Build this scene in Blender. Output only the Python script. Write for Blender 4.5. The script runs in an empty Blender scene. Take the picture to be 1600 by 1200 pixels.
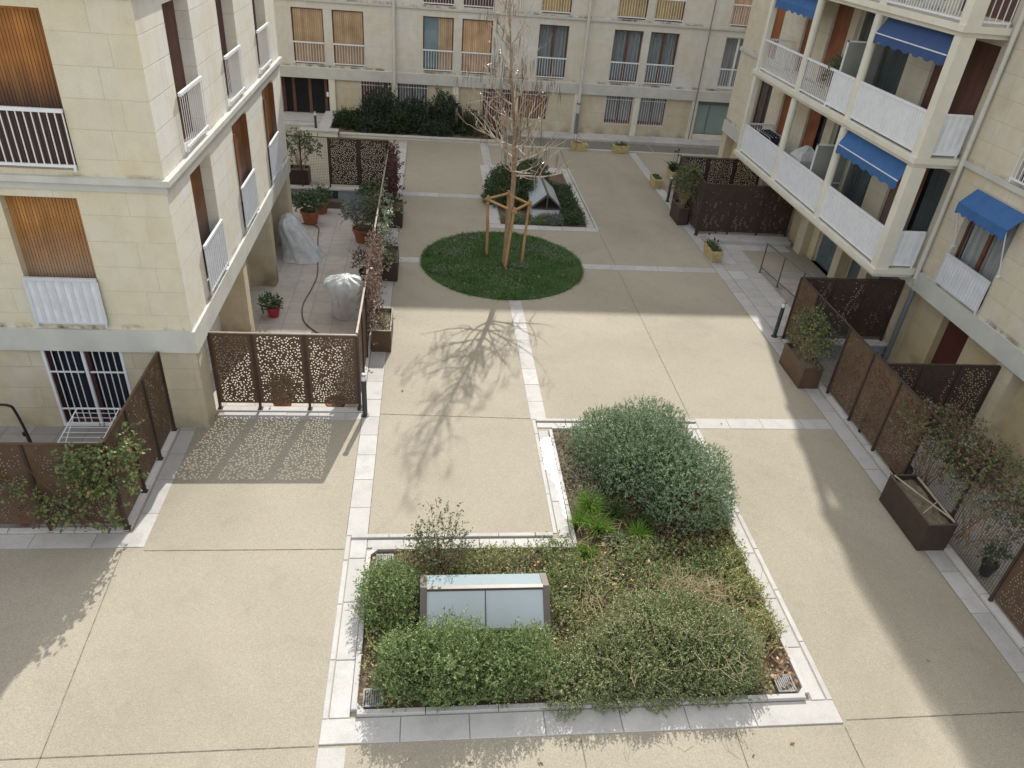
import bpy, math, random
import numpy as np
from mathutils import Vector, Matrix

random.seed(7)
RNG = np.random.default_rng(11)
S = bpy.context.scene
COL = S.collection
PI = math.pi

# ------------------------------------------------------------------ camera
F_PX = 1155.519
CAMH = 9.24
RM = np.array([[0.99325905, -0.08875315, 0.07456095],
               [0.01312699, -0.55297167, -0.83309664],
               [0.11517005, 0.82845954, -0.54807905]])
CAMP = np.array([0.0, 0.0, CAMH])

def _ray(px, py):
    return RM.T @ np.array([(px - 800) / F_PX, (py - 600) / F_PX, 1.0])

def at_z(px, py, z=0.0):
    """survey point: where the sight line of a photo pixel meets height z"""
    d = _ray(px, py)
    return CAMP + d * ((z - CAMH) / d[2])

def at_x(px, py, x):
    d = _ray(px, py)
    return CAMP + d * (x / d[0])

def at_y(px, py, y):
    d = _ray(px, py)
    return CAMP + d * (y / d[1])

cam_d = bpy.data.cameras.new('camera')
cam = bpy.data.objects.new('camera', cam_d)
COL.objects.link(cam)
S.camera = cam
cam_d.sensor_width = 36.0
cam_d.lens = F_PX / 1600 * 36.0
cam_d.clip_end = 2000
mw = Matrix.Identity(4)
for i in range(3):
    mw[i][0] = RM[0][i]
    mw[i][1] = -RM[1][i]
    mw[i][2] = -RM[2][i]
    mw[i][3] = CAMP[i]
cam.matrix_world = mw

# ------------------------------------------------------------------ light
SUN_EL, SUN_AZ = math.radians(38.0), math.radians(12.2)
world = bpy.data.worlds.new('World')
S.world = world
world.use_nodes = True
wn = world.node_tree
sky = wn.nodes.new('ShaderNodeTexSky')
sky.sky_type = 'NISHITA'
sky.sun_disc = False
sky.sun_elevation = SUN_EL
sky.sun_rotation = SUN_AZ
sky.air_density = 1.0
sky.dust_density = 1.5
sky.ozone_density = 1.0
CLOUD = 3.4
bg = wn.nodes['Background']
bg.inputs[1].default_value = 0.15
# thin bright cloud over the blue
tc = wn.nodes.new('ShaderNodeTexCoord')
cn = wn.nodes.new('ShaderNodeTexNoise')
cn.inputs['Scale'].default_value = 2.2
cn.inputs['Detail'].default_value = 6.0
wn.links.new(tc.outputs['Generated'], cn.inputs['Vector'])
cr = wn.nodes.new('ShaderNodeMapRange')
cr.inputs[1].default_value = 0.32
cr.inputs[2].default_value = 0.62
cr.inputs[3].default_value = 0.35
cr.inputs[4].default_value = 0.95
wn.links.new(cn.outputs['Fac'], cr.inputs[0])
cmix = wn.nodes.new('ShaderNodeMix')
cmix.data_type = 'RGBA'
cmix.inputs[7].default_value = (CLOUD * 1.0, CLOUD * 0.985, CLOUD * 0.935, 1)
wn.links.new(cr.outputs[0], cmix.inputs[0])
wn.links.new(sky.outputs[0], cmix.inputs[6])
wn.links.new(cmix.outputs[2], bg.inputs[0])
sl = bpy.data.lights.new('sun', 'SUN')
sl.energy = 2.2
sl.angle = math.radians(0.55)
sl.color = (1.0, 0.972, 0.89)
so = bpy.data.objects.new('sun', sl)
COL.objects.link(so)
sd = Vector((math.cos(SUN_EL) * math.sin(SUN_AZ), math.cos(SUN_EL) * math.cos(SUN_AZ), math.sin(SUN_EL)))
so.rotation_euler = sd.to_track_quat('Z', 'Y').to_euler()
so.location = (0, 0, 30)
S.view_settings.view_transform = 'Standard'
S.view_settings.look = 'None'
S.view_settings.exposure = 1.4
S.view_settings.gamma = 1.0

# ------------------------------------------------------------------ materials
def new_mat(name):
    m = bpy.data.materials.new(name)
    m.use_nodes = True
    nt = m.node_tree
    b = nt.nodes['Principled BSDF']
    return m, nt, b

def N(nt, t, **kw):
    n = nt.nodes.new(t)
    for k, v in kw.items():
        if k in ('operation', 'blend_type', 'data_type', 'offset', 'noise_dimensions', 'feature', 'mode', 'musgrave_type', 'distance'):
            setattr(n, k, v)
    return n

def L(nt, a, b):
    nt.links.new(a, b)

def ramp(nt, fac, stops):
    r = nt.nodes.new('ShaderNodeValToRGB')
    els = r.color_ramp.elements
    while len(els) < len(stops):
        els.new(0.5)
    for e, (p, c) in zip(els, stops):
        e.position = p
        e.color = (c[0], c[1], c[2], 1.0) if len(c) == 3 else c
    L(nt, fac, r.inputs[0])
    return r.outputs[0]

def noise(nt, vec, scale, detail=4.0, rough=0.55):
    n = nt.nodes.new('ShaderNodeTexNoise')
    n.inputs['Scale'].default_value = scale
    n.inputs['Detail'].default_value = detail
    n.inputs['Roughness'].default_value = rough
    if vec is not None:
        L(nt, vec, n.inputs['Vector'])
    return n.outputs['Fac']

def mixc(nt, fac, a, b, blend='MIX'):
    m = nt.nodes.new('ShaderNodeMix')
    m.data_type = 'RGBA'
    m.blend_type = blend
    for sock, v in ((m.inputs[0], fac), (m.inputs[6], a), (m.inputs[7], b)):
        if hasattr(v, 'is_linked') or hasattr(v, 'links'):
            L(nt, v, sock)
        elif isinstance(v, (int, float)):
            sock.default_value = v
        else:
            sock.default_value = (v[0], v[1], v[2], 1)
    return m.outputs[2]

def wpos(nt):
    return nt.nodes.new('ShaderNodeNewGeometry').outputs['Position']

def bump(nt, b, h, strength, dist=0.02):
    n = nt.nodes.new('ShaderNodeBump')
    n.inputs['Strength'].default_value = strength
    n.inputs['Distance'].default_value = dist
    L(nt, h, n.inputs['Height'])
    L(nt, n.outputs[0], b.inputs['Normal'])

def mat_plain(name, c, rough=0.6, metal=0.0, var=0.12, scale=6.0, spec=0.4):
    m, nt, b = new_mat(name)
    p = wpos(nt)
    f = noise(nt, p, scale, 5.0)
    lo = tuple(x * (1 - var) for x in c)
    hi = tuple(min(1, x * (1 + var)) for x in c)
    L(nt, ramp(nt, f, [(0.3, lo), (0.7, hi)]), b.inputs['Base Color'])
    b.inputs['Roughness'].default_value = rough
    b.inputs['Metallic'].default_value = metal
    b.inputs['Specular IOR Level'].default_value = spec
    return m

def mat_stone(name, axis, c1, c2, joint, bw=1.55, bh=0.462, zoff=0.0, dark=1.0):
    """large limestone blocks; axis = horizontal world axis of the facade"""
    m, nt, b = new_mat(name)
    p = wpos(nt)
    sx = N(nt, 'ShaderNodeSeparateXYZ'); L(nt, p, sx.inputs[0])
    cm = N(nt, 'ShaderNodeCombineXYZ')
    az = N(nt, 'ShaderNodeMath', operation='ADD'); L(nt, sx.outputs[2], az.inputs[0]); az.inputs[1].default_value = zoff
    L(nt, sx.outputs[0 if axis == 'X' else 1], cm.inputs[0]); L(nt, az.outputs[0], cm.inputs[1])
    # uneven joints
    dn = nt.nodes.new('ShaderNodeTexNoise'); dn.inputs['Scale'].default_value = 5.0; dn.inputs['Detail'].default_value = 3
    L(nt, p, dn.inputs['Vector'])
    dm = N(nt, 'ShaderNodeVectorMath', operation='MULTIPLY_ADD')
    L(nt, dn.outputs['Color'], dm.inputs[0]); dm.inputs[1].default_value = (0.02, 0.02, 0); L(nt, cm.outputs[0], dm.inputs[2])
    br = N(nt, 'ShaderNodeTexBrick')
    br.offset = 0.37; br.squash = 0.72; br.squash_frequency = 2; br.offset_frequency = 2
    L(nt, dm.outputs[0], br.inputs['Vector'])
    br.inputs['Scale'].default_value = 1.0
    br.inputs['Brick Width'].default_value = bw
    br.inputs['Row Height'].default_value = bh
    br.inputs['Mortar Size'].default_value = 0.011
    br.inputs['Mortar Smooth'].default_value = 0.8
    br.inputs['Bias'].default_value = 0.1
    br.inputs['Color1'].default_value = (*c1, 1); br.inputs['Color2'].default_value = (*c2, 1)
    br.inputs['Mortar'].default_value = (*joint, 1)
    big = noise(nt, p, 0.9, 5, 0.6)
    c = mixc(nt, ramp(nt, big, [(0.35, (0, 0, 0)), (0.7, (1, 1, 1))]), br.outputs['Color'], tuple(x * y for x, y in zip(c2, (1.0, 0.93, 0.8))))
    st = N(nt, 'ShaderNodeVectorMath', operation='MULTIPLY'); L(nt, p, st.inputs[0]); st.inputs[1].default_value = (3.0, 3.0, 0.5)
    streak = noise(nt, st.outputs[0], 2.0, 6, 0.65)
    c = mixc(nt, ramp(nt, streak, [(0.52, (0, 0, 0)), (0.78, (0.34, 0.34, 0.34))]), c, tuple(x * 0.72 for x in c2))
    pn = noise(nt, p, 3.2, 6, 0.6)
    c = mixc(nt, 0.2, c, ramp(nt, pn, [(0.32, (0.36, 0.35, 0.33)), (0.68, (0.68, 0.67, 0.66))]), 'OVERLAY')
    # lichen line just over each floor band (z 2.25 and 5.0)
    mk = None
    for zz in (2.25, 4.99, 7.73):
        d = N(nt, 'ShaderNodeMath', operation='SUBTRACT'); L(nt, sx.outputs[2], d.inputs[0]); d.inputs[1].default_value = zz
        g = N(nt, 'ShaderNodeMapRange'); L(nt, d.outputs[0], g.inputs[0])
        g.inputs[1].default_value = 0.0; g.inputs[2].default_value = 0.11; g.inputs[3].default_value = 1.0; g.inputs[4].default_value = 0.0
        pos = N(nt, 'ShaderNodeMath', operation='GREATER_THAN'); L(nt, d.outputs[0], pos.inputs[0]); pos.inputs[1].default_value = -0.02
        mu = N(nt, 'ShaderNodeMath', operation='MULTIPLY'); L(nt, g.outputs[0], mu.inputs[0]); L(nt, pos.outputs[0], mu.inputs[1])
        if mk is None:
            mk = mu.outputs[0]
        else:
            ad = N(nt, 'ShaderNodeMath', operation='MAXIMUM'); L(nt, mk, ad.inputs[0]); L(nt, mu.outputs[0], ad.inputs[1]); mk = ad.outputs[0]
    ln = noise(nt, p, 2.3, 7, 0.7)
    lr = ramp(nt, ln, [(0.46, (0, 0, 0)), (0.62, (1, 1, 1))])
    mm = N(nt, 'ShaderNodeMath', operation='MULTIPLY'); L(nt, mk, mm.inputs[0]); L(nt, lr, mm.inputs[1])
    c = mixc(nt, mm.outputs[0], c, (0.07, 0.06, 0.05))
    # pitted, damp foot of the wall
    foot = N(nt, 'ShaderNodeMapRange'); L(nt, sx.outputs[2], foot.inputs[0])
    foot.inputs[1].default_value = -0.3; foot.inputs[2].default_value = 0.5; foot.inputs[3].default_value = 0.75; foot.inputs[4].default_value = 0.0
    fm = N(nt, 'ShaderNodeMath', operation='MULTIPLY'); L(nt, foot.outputs[0], fm.inputs[0]); L(nt, ramp(nt, noise(nt, p, 1.4, 6), [(0.42, (0, 0, 0)), (0.6, (1, 1, 1))]), fm.inputs[1])
    c = mixc(nt, fm.outputs[0], c, (0.16, 0.13, 0.09))
    fine = noise(nt, p, 60, 3, 0.6)
    c = mixc(nt, 0.16, c, ramp(nt, fine, [(0.35, (0.25, 0.23, 0.2)), (0.65, (0.9, 0.88, 0.82))]), 'OVERLAY')
    L(nt, c, b.inputs['Base Color'])
    b.inputs['Roughness'].default_value = 0.9
    b.inputs['Specular IOR Level'].default_value = 0.2
    h = mixc(nt, 0.35, br.outputs['Fac'], fine)
    iv = N(nt, 'ShaderNodeMath', operation='SUBTRACT'); iv.inputs[0].default_value = 1.0; L(nt, h, iv.inputs[1])
    bump(nt, b, iv.outputs[0], 0.35, 0.012)
    return m

def mat_aggregate(name):
    m, nt, b = new_mat(name)
    p = wpos(nt)
    fine = noise(nt, p, 90, 2, 0.7)
    vo = nt.nodes.new('ShaderNodeTexVoronoi'); vo.inputs['Scale'].default_value = 85; L(nt, p, vo.inputs['Vector'])
    sp = N(nt, 'ShaderNodeSeparateColor'); L(nt, vo.outputs['Color'], sp.inputs[0])
    peb = ramp(nt, sp.outputs[0], [(0.0, (0.190, 0.158, 0.116)), (0.4, (0.313, 0.276, 0.216)), (0.8, (0.379, 0.342, 0.277)), (1.0, (0.476, 0.442, 0.380))])
    c = mixc(nt, 0.62, peb, ramp(nt, fine, [(0.3, (0.233, 0.202, 0.151)), (0.7, (0.408, 0.371, 0.304))]))
    big = noise(nt, p, 0.35, 6, 0.6)
    c = mixc(nt, ramp(nt, big, [(0.35, (0, 0, 0)), (0.75, (0.371, 0.371, 0.371))]), c, (0.283, 0.246, 0.186))
    st = noise(nt, p, 1.6, 7, 0.7)
    c = mixc(nt, ramp(nt, st, [(0.55, (0, 0, 0)), (0.75, (0.282, 0.282, 0.282))]), c, (0.171, 0.151, 0.119))
    wv = nt.nodes.new('ShaderNodeTexNoise'); wv.inputs['Scale'].default_value = 0.16; wv.inputs['Detail'].default_value = 8; wv.inputs['Roughness'].default_value = 0.62
    wv.inputs['Distortion'].default_value = 0.8; L(nt, p, wv.inputs['Vector'])
    c = mixc(nt, 0.5, c, ramp(nt, wv.outputs['Fac'], [(0.3, (0.34, 0.335, 0.325)), (0.5, (0.5, 0.5, 0.5)), (0.7, (0.62, 0.62, 0.625))]), 'OVERLAY')
    sp2 = noise(nt, p, 5.5, 8, 0.75)
    c = mixc(nt, ramp(nt, sp2, [(0.60, (0, 0, 0)), (0.72, (0.4, 0.4, 0.4))]), c, (0.17, 0.15, 0.115))
    L(nt, c, b.inputs['Base Color'])
    b.inputs['Roughness'].default_value = 0.85
    b.inputs['Specular IOR Level'].default_value = 0.25
    bump(nt, b, fine, 0.4, 0.006)
    return m

def island(nt):
    return nt.nodes.new('ShaderNodeNewGeometry').outputs['Random Per Island']

def mat_slab(name, lo, hi, rough=0.75):
    m, nt, b = new_mat(name)
    p = wpos(nt)
    c = ramp(nt, island(nt), [(0.0, lo), (1.0, hi)])
    n1 = noise(nt, p, 3.0, 6, 0.65)
    c = mixc(nt, ramp(nt, n1, [(0.45, (0, 0, 0)), (0.75, (0.5, 0.5, 0.5))]), c, tuple(x * 0.7 for x in lo))
    n2 = noise(nt, p, 70, 2)
    c = mixc(nt, 0.15, c, ramp(nt, n2, [(0.3, (0.2, 0.2, 0.2)), (0.7, (0.9, 0.9, 0.9))]), 'OVERLAY')
    L(nt, c, b.inputs['Base Color'])
    b.inputs['Roughness'].default_value = rough
    b.inputs['Specular IOR Level'].default_value = 0.3
    return m

def mat_leaf(name, cols, rough=0.55, trans=0.25, spec=0.3):
    m, nt, b = new_mat(name)
    n = len(cols)
    c = ramp(nt, island(nt), [(i / max(1, n - 1), cc) for i, cc in enumerate(cols)])
    p = wpos(nt)
    f = noise(nt, p, 2.2, 4, 0.6)
    c = mixc(nt, ramp(nt, f, [(0.4, (0, 0, 0)), (0.7, (0.55, 0.55, 0.55))]), c, cols[n // 2])
    L(nt, c, b.inputs['Base Color'])
    b.inputs['Roughness'].default_value = rough
    b.inputs['Specular IOR Level'].default_value = spec
    tr = N(nt, 'ShaderNodeBsdfTranslucent'); L(nt, c, tr.inputs[0])
    mx = N(nt, 'ShaderNodeMixShader'); mx.inputs[0].default_value = trans
    L(nt, b.outputs[0], mx.inputs[1]); L(nt, tr.outputs[0], mx.inputs[2])
    L(nt, mx.outputs[0], nt.nodes['Material Output'].inputs['Surface'])
    return m

def mat_soil(name, cols):
    m, nt, b = new_mat(name)
    p = wpos(nt)
    c = ramp(nt, noise(nt, p, 14, 8, 0.75), [(0.3, cols[0]), (0.55, cols[1]), (0.75, cols[2])])
    L(nt, c, b.inputs['Base Color'])
    b.inputs['Roughness'].default_value = 1.0
    bump(nt, b, noise(nt, p, 30, 6, 0.7), 0.8, 0.03)
    return m

def mat_wood(name, c1, c2, weather=None, wz=(0, 1), board=0.0, rough=0.6):
    """vertical boards with streaks; weather = (colour) greying towards the sill between world heights wz"""
    m, nt, b = new_mat(name)
    p = wpos(nt)
    st = N(nt, 'ShaderNodeVectorMath', operation='MULTIPLY'); L(nt, p, st.inputs[0]); st.inputs[1].default_value = (16, 16, 0.7)
    f = noise(nt, st.outputs[0], 2.0, 6, 0.65)
    c = ramp(nt, f, [(0.25, c1), (0.72, c2)])
    big = noise(nt, p, 1.7, 4)
    c = mixc(nt, ramp(nt, big, [(0.4, (0, 0, 0)), (0.7, (0.6, 0.6, 0.6))]), c, tuple(x * 0.62 for x in c1))
    isl = island(nt)
    c = mixc(nt, 0.45, c, ramp(nt, isl, [(0, (0.35, 0.35, 0.35)), (1, (0.65, 0.65, 0.65))]), 'OVERLAY')
    if weather:
        sx = N(nt, 'ShaderNodeSeparateXYZ'); L(nt, p, sx.inputs[0])
        ad = N(nt, 'ShaderNodeMath', operation='MULTIPLY_ADD'); L(nt, f, ad.inputs[0]); ad.inputs[1].default_value = 0.7; L(nt, sx.outputs[2], ad.inputs[2])
        g = N(nt, 'ShaderNodeMapRange'); L(nt, ad.outputs[0], g.inputs[0])
        g.inputs[1].default_value = wz[0] + 0.35; g.inputs[2].default_value = wz[1] + 0.35; g.inputs[3].default_value = 0.9; g.inputs[4].default_value = 0.0
        c = mixc(nt, g.outputs[0], c, weather)
    L(nt, c, b.inputs['Base Color'])
    b.inputs['Roughness'].default_value = rough
    b.inputs['Specular IOR Level'].default_value = 0.3
    return m

def mat_glass(name, tint=(0.02, 0.025, 0.03), alpha=0.16, rough=0.03):
    m, nt, b = new_mat(name)
    p = wpos(nt)
    f = noise(nt, p, 1.2, 2)
    L(nt, ramp(nt, f, [(0.3, tint), (0.7, tuple(x * 1.4 for x in tint))]), b.inputs['Base Color'])
    b.inputs['Roughness'].default_value = rough
    b.inputs['Alpha'].default_value = alpha
    b.inputs['Specular IOR Level'].default_value = 0.6
    return m

def mat_curtain(name, c):
    m, nt, b = new_mat(name)
    p = wpos(nt)
    st = N(nt, 'ShaderNodeVectorMath', operation='MULTIPLY'); L(nt, p, st.inputs[0]); st.inputs[1].default_value = (9, 9, 0.4)
    f = noise(nt, st.outputs[0], 2.0, 3)
    L(nt, ramp(nt, f, [(0.3, tuple(x * 0.6 for x in c)), (0.7, c)]), b.inputs['Base Color'])
    b.inputs['Roughness'].default_value = 0.95
    return m

def mat_tiles(name, lo, hi, w, h, mortar, axis=None):
    m, nt, b = new_mat(name)
    p = wpos(nt)
    br = N(nt, 'ShaderNodeTexBrick'); br.offset = 0.0
    L(nt, p, br.inputs['Vector'])
    br.inputs['Scale'].default_value = 1.0; br.inputs['Brick Width'].default_value = w; br.inputs['Row Height'].default_value = h
    br.inputs['Mortar Size'].default_value = 0.006; br.inputs['Mortar Smooth'].default_value = 0.2
    br.inputs['Color1'].default_value = (*lo, 1); br.inputs['Color2'].default_value = (*hi, 1); br.inputs['Mortar'].default_value = (*mortar, 1)
    n1 = noise(nt, p, 2.5, 6, 0.65)
    c = mixc(nt, ramp(nt, n1, [(0.45, (0, 0, 0)), (0.75, (0.55, 0.55, 0.55))]), br.outputs['Color'], tuple(x * 0.62 for x in lo))
    L(nt, c, b.inputs['Base Color'])
    b.inputs['Roughness'].default_value = 0.7
    return m

M = {}
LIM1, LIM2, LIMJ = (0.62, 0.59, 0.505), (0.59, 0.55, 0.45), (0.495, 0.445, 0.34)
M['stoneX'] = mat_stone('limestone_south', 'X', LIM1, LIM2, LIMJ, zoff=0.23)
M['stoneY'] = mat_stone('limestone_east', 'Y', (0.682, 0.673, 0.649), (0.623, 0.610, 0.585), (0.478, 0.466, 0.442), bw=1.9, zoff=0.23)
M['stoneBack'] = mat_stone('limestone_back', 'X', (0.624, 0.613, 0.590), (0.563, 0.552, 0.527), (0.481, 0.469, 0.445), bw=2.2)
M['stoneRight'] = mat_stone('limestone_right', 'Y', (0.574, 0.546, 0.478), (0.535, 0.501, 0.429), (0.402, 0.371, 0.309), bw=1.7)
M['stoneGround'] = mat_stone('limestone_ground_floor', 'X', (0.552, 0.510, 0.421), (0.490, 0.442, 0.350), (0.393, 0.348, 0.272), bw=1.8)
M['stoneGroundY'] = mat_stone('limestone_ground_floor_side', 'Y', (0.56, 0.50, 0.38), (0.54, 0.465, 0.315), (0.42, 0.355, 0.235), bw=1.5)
M['band'] = mat_plain('painted_concrete_band', (0.485, 0.478, 0.44), 0.8, var=0.1, scale=2.0)
M['render'] = mat_plain('cream_render', (0.634, 0.604, 0.516), 0.85, var=0.07, scale=2.5)
M['white'] = mat_plain('white_painted_metal', (0.70, 0.71, 0.73), 0.45, var=0.05, scale=8)
M['panel'] = mat_plain('white_corrugated_sheet', (0.56, 0.57, 0.605), 0.5, var=0.06, scale=5)
M['sheet'] = mat_plain('grey_white_sheet', (0.64, 0.65, 0.68), 0.6, var=0.12, scale=4)
M['aggregate'] = mat_aggregate('exposed_aggregate_concrete')
M['slab'] = mat_slab('pale_stone_slab', (0.378, 0.358, 0.344), (0.454, 0.437, 0.420))
M['kerb'] = mat_slab('pale_stone_kerb', (0.399, 0.382, 0.368), (0.468, 0.451, 0.433))
M['joint'] = mat_plain('dark_joint', (0.16, 0.14, 0.105), 0.95, var=0.5, scale=8)
M['tile'] = mat_tiles('terrace_tiles', (0.414, 0.369, 0.324), (0.468, 0.419, 0.369), 0.62, 0.62, (0.198, 0.171, 0.144))
M['patio'] = mat_tiles('patio_tiles', (0.30, 0.28, 0.26), (0.36, 0.33, 0.31), 0.5, 0.5, (0.14, 0.13, 0.12))
M['lane'] = mat_plain('olive_grey_asphalt', (0.17, 0.16, 0.13), 0.95, var=0.18, scale=5)
M['earth'] = mat_plain('bare_ground', (0.2, 0.18, 0.15), 0.95, var=0.2)
M['bluewall'] = mat_plain('blue_grey_render', (0.240, 0.270, 0.310), 0.85, var=0.15, scale=3)
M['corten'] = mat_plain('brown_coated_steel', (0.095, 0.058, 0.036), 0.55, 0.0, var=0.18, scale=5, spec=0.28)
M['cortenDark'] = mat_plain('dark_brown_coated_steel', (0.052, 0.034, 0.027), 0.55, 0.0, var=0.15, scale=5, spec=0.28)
M['railtop'] = mat_plain('sun_glint_steel_cap', (0.34, 0.29, 0.26), 0.3, 0.6, var=0.15)  # light grey colour stands in for sun glint on the brown top rails
M['darkmetal'] = mat_plain('dark_grey_metal', (0.045, 0.05, 0.055), 0.45, 0.2, var=0.1)
M['frameBrown'] = mat_plain('brown_aluminium', (0.12, 0.098, 0.088), 0.4, 0.2, var=0.1)
M['blackmetal'] = mat_plain('black_tube', (0.02, 0.02, 0.02), 0.45, 0.2, var=0.1)
M['wire'] = mat_plain('steel_wire', (0.30, 0.30, 0.31), 0.4, 0.6, var=0.1)
M['grate'] = mat_plain('dull_galvanised_grate', (0.20, 0.20, 0.195), 0.6, 0.2, var=0.3, scale=12)
M['wireDark'] = mat_plain('dark_steel_wire', (0.07, 0.06, 0.055), 0.5, 0.3, var=0.1)
M['redframe'] = mat_plain('red_brown_joinery', (0.13, 0.045, 0.03), 0.5, var=0.2, scale=9)
M['redblind'] = mat_wood('red_purple_blind', (0.12, 0.035, 0.04), (0.19, 0.07, 0.07))
M['woodS'] = mat_wood('orange_weathered_boards', (0.26, 0.105, 0.03), (0.47, 0.235, 0.075), (0.27, 0.21, 0.165), (3.0, 4.1))
M['woodSup'] = mat_wood('varnished_boards', (0.27, 0.095, 0.022), (0.44, 0.20, 0.055), (0.045, 0.030, 0.028), (6.05, 6.75))
M['woodE'] = mat_wood('brown_shutter_boards', (0.15, 0.055, 0.02), (0.29, 0.125, 0.045), (0.17, 0.145, 0.14), (2.9, 4.0))
M['woodDark'] = mat_wood('dark_brown_boards', (0.10, 0.045, 0.035), (0.15, 0.07, 0.055))
M['woodB'] = mat_wood('pale_pine_shutter', (0.37, 0.255, 0.155), (0.50, 0.36, 0.235))
M['woodY'] = mat_wood('ochre_shutter', (0.42, 0.29, 0.10), (0.54, 0.39, 0.16))
M['woodP'] = mat_wood('pink_pine_shutter', (0.48, 0.30, 0.18), (0.58, 0.40, 0.26))
M['woodO'] = mat_wood('orange_brown_shutter', (0.22, 0.095, 0.03), (0.33, 0.165, 0.06))
M['woodRed'] = mat_wood('red_brown_shutter', (0.19, 0.065, 0.028), (0.31, 0.115, 0.05))
M['woodPurple'] = mat_wood('dark_plum_boards', (0.085, 0.035, 0.04), (0.13, 0.06, 0.06))
M['doorRed'] = mat_plain('dark_red_door_paint', (0.095, 0.028, 0.022), 0.5, var=0.1, scale=3)
M['oldcane'] = mat_wood('pale_dry_wood', (0.30, 0.25, 0.19), (0.42, 0.36, 0.28))
M['yard'] = mat_tiles('grey_patio_slabs', (0.23, 0.215, 0.20), (0.28, 0.26, 0.245), 0.5, 0.5, (0.12, 0.11, 0.10))
M['stake'] = mat_wood('pine_stake', (0.36, 0.20, 0.085), (0.52, 0.32, 0.15))
M['glass'] = mat_glass('window_glass')
M['glassBlue'] = mat_glass('bright_window_glass', (0.20, 0.28, 0.33), 0.6)
M['frost'] = mat_plain('frosted_glass', (0.40, 0.46, 0.49), 0.22, var=0.06, scale=1.2, spec=0.6)
M['frostWhite'] = mat_plain('bright_frosted_glass', (0.27, 0.33, 0.355), 0.18, var=0.06, scale=1.2, spec=0.7)
M['frostGreen'] = mat_plain('green_frosted_glass', (0.24, 0.31, 0.30), 0.25, var=0.08, scale=1.2, spec=0.5)
M['frostGrey'] = mat_plain('grey_frosted_screen', (0.26, 0.27, 0.25), 0.3, var=0.12, scale=1.5, spec=0.5)
M['curtain'] = mat_curtain('pale_curtain', (0.66, 0.68, 0.69))
M['curtainBlue'] = mat_curtain('blue_grey_curtain', (0.50, 0.56, 0.59))
M['curtainDim'] = mat_curtain('dim_curtain', (0.17, 0.20, 0.21))
M['curtainDark'] = mat_curtain('dark_blue_curtain', (0.035, 0.04, 0.075))
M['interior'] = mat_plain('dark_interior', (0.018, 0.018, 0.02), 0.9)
M['awning'] = mat_plain('blue_awning_cloth', (0.036, 0.110, 0.277), 0.8, var=0.12, scale=4)
M['awningDark'] = mat_plain('deep_blue_awning_cloth', (0.032, 0.069, 0.180), 0.8, var=0.12, scale=4)
M['awntrim'] = mat_plain('white_awning_braid', (0.62, 0.64, 0.66), 0.8)
M['terracotta'] = mat_plain('terracotta', (0.30, 0.105, 0.06), 0.8, var=0.18, scale=6)
M['redpot'] = mat_plain('red_plastic', (0.33, 0.025, 0.04), 0.4, var=0.08)
M['blackpot'] = mat_plain('black_plastic_pot', (0.022, 0.025, 0.03), 0.45, var=0.08)
M['trough'] = mat_plain('yellow_cast_stone', (0.42, 0.33, 0.16), 0.9, var=0.2, scale=7)
M['hose'] = mat_plain('brown_rubber_hose', (0.15, 0.07, 0.055), 0.5, var=0.1)
M['pipe'] = mat_plain('cream_downpipe', (0.52, 0.50, 0.45), 0.5, var=0.06)
M['pipeGrey'] = mat_plain('grey_iron_pipe', (0.15, 0.155, 0.165), 0.5, var=0.1)
M['pipeBrown'] = mat_plain('brown_thin_pipe', (0.24, 0.20, 0.18), 0.5, var=0.1)
M['lampdiff'] = mat_plain('opal_lamp_ring', (0.62, 0.66, 0.70), 0.3, var=0.03)
M['bark'] = mat_plain('pale_tan_bark', (0.30, 0.205, 0.125), 0.7, var=0.3, scale=14)
M['twig'] = mat_plain('glossy_tan_twig', (0.42, 0.34, 0.26), 0.34, var=0.25, scale=10, spec=0.8)
M['pod'] = mat_plain('dark_brown_seed_pod', (0.125, 0.092, 0.07), 0.7, var=0.2, scale=10)
M['stem'] = mat_plain('brown_stem', (0.10, 0.065, 0.04), 0.85, var=0.25, scale=10)
M['straw'] = mat_leaf('dry_straw', [(0.30, 0.22, 0.12), (0.42, 0.33, 0.20), (0.50, 0.42, 0.28)], 0.8, 0.15)
M['soil'] = mat_soil('dark_soil_with_litter', [(0.063, 0.042, 0.028), (0.140, 0.095, 0.063), (0.266, 0.189, 0.126)])
M['soilpale'] = mat_soil('dry_pale_soil', [(0.10, 0.08, 0.055), (0.22, 0.18, 0.12), (0.34, 0.29, 0.2)])
M['lawnbase'] = mat_soil('lawn_soil', [(0.027, 0.048, 0.015), (0.045, 0.083, 0.022), (0.083, 0.098, 0.045)])
M['litter'] = mat_leaf('fallen_leaf', [(0.16, 0.065, 0.03), (0.30, 0.15, 0.08), (0.40, 0.26, 0.15), (0.55, 0.44, 0.32)], 0.8, 0.1)
M['L_bigbush'] = mat_leaf('grey_green_leaf', [(0.068, 0.121, 0.048), (0.142, 0.213, 0.099), (0.242, 0.325, 0.190), (0.391, 0.454, 0.309)], 0.5, 0.15, 0.4)
M['L_front'] = mat_leaf('mid_green_leaf', [(0.059, 0.108, 0.033), (0.128, 0.196, 0.064), (0.225, 0.292, 0.116), (0.328, 0.387, 0.191)], 0.5, 0.2)
M['L_mound'] = mat_leaf('dark_small_leaf', [(0.074, 0.123, 0.041), (0.162, 0.217, 0.085), (0.270, 0.292, 0.138), (0.464, 0.442, 0.265)], 0.5, 0.15, 0.35)
M['L_cover'] = mat_leaf('ground_cover_leaf', [(0.100, 0.152, 0.047), (0.234, 0.287, 0.091), (0.386, 0.386, 0.154), (0.541, 0.435, 0.221)], 0.6, 0.2)
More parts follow.
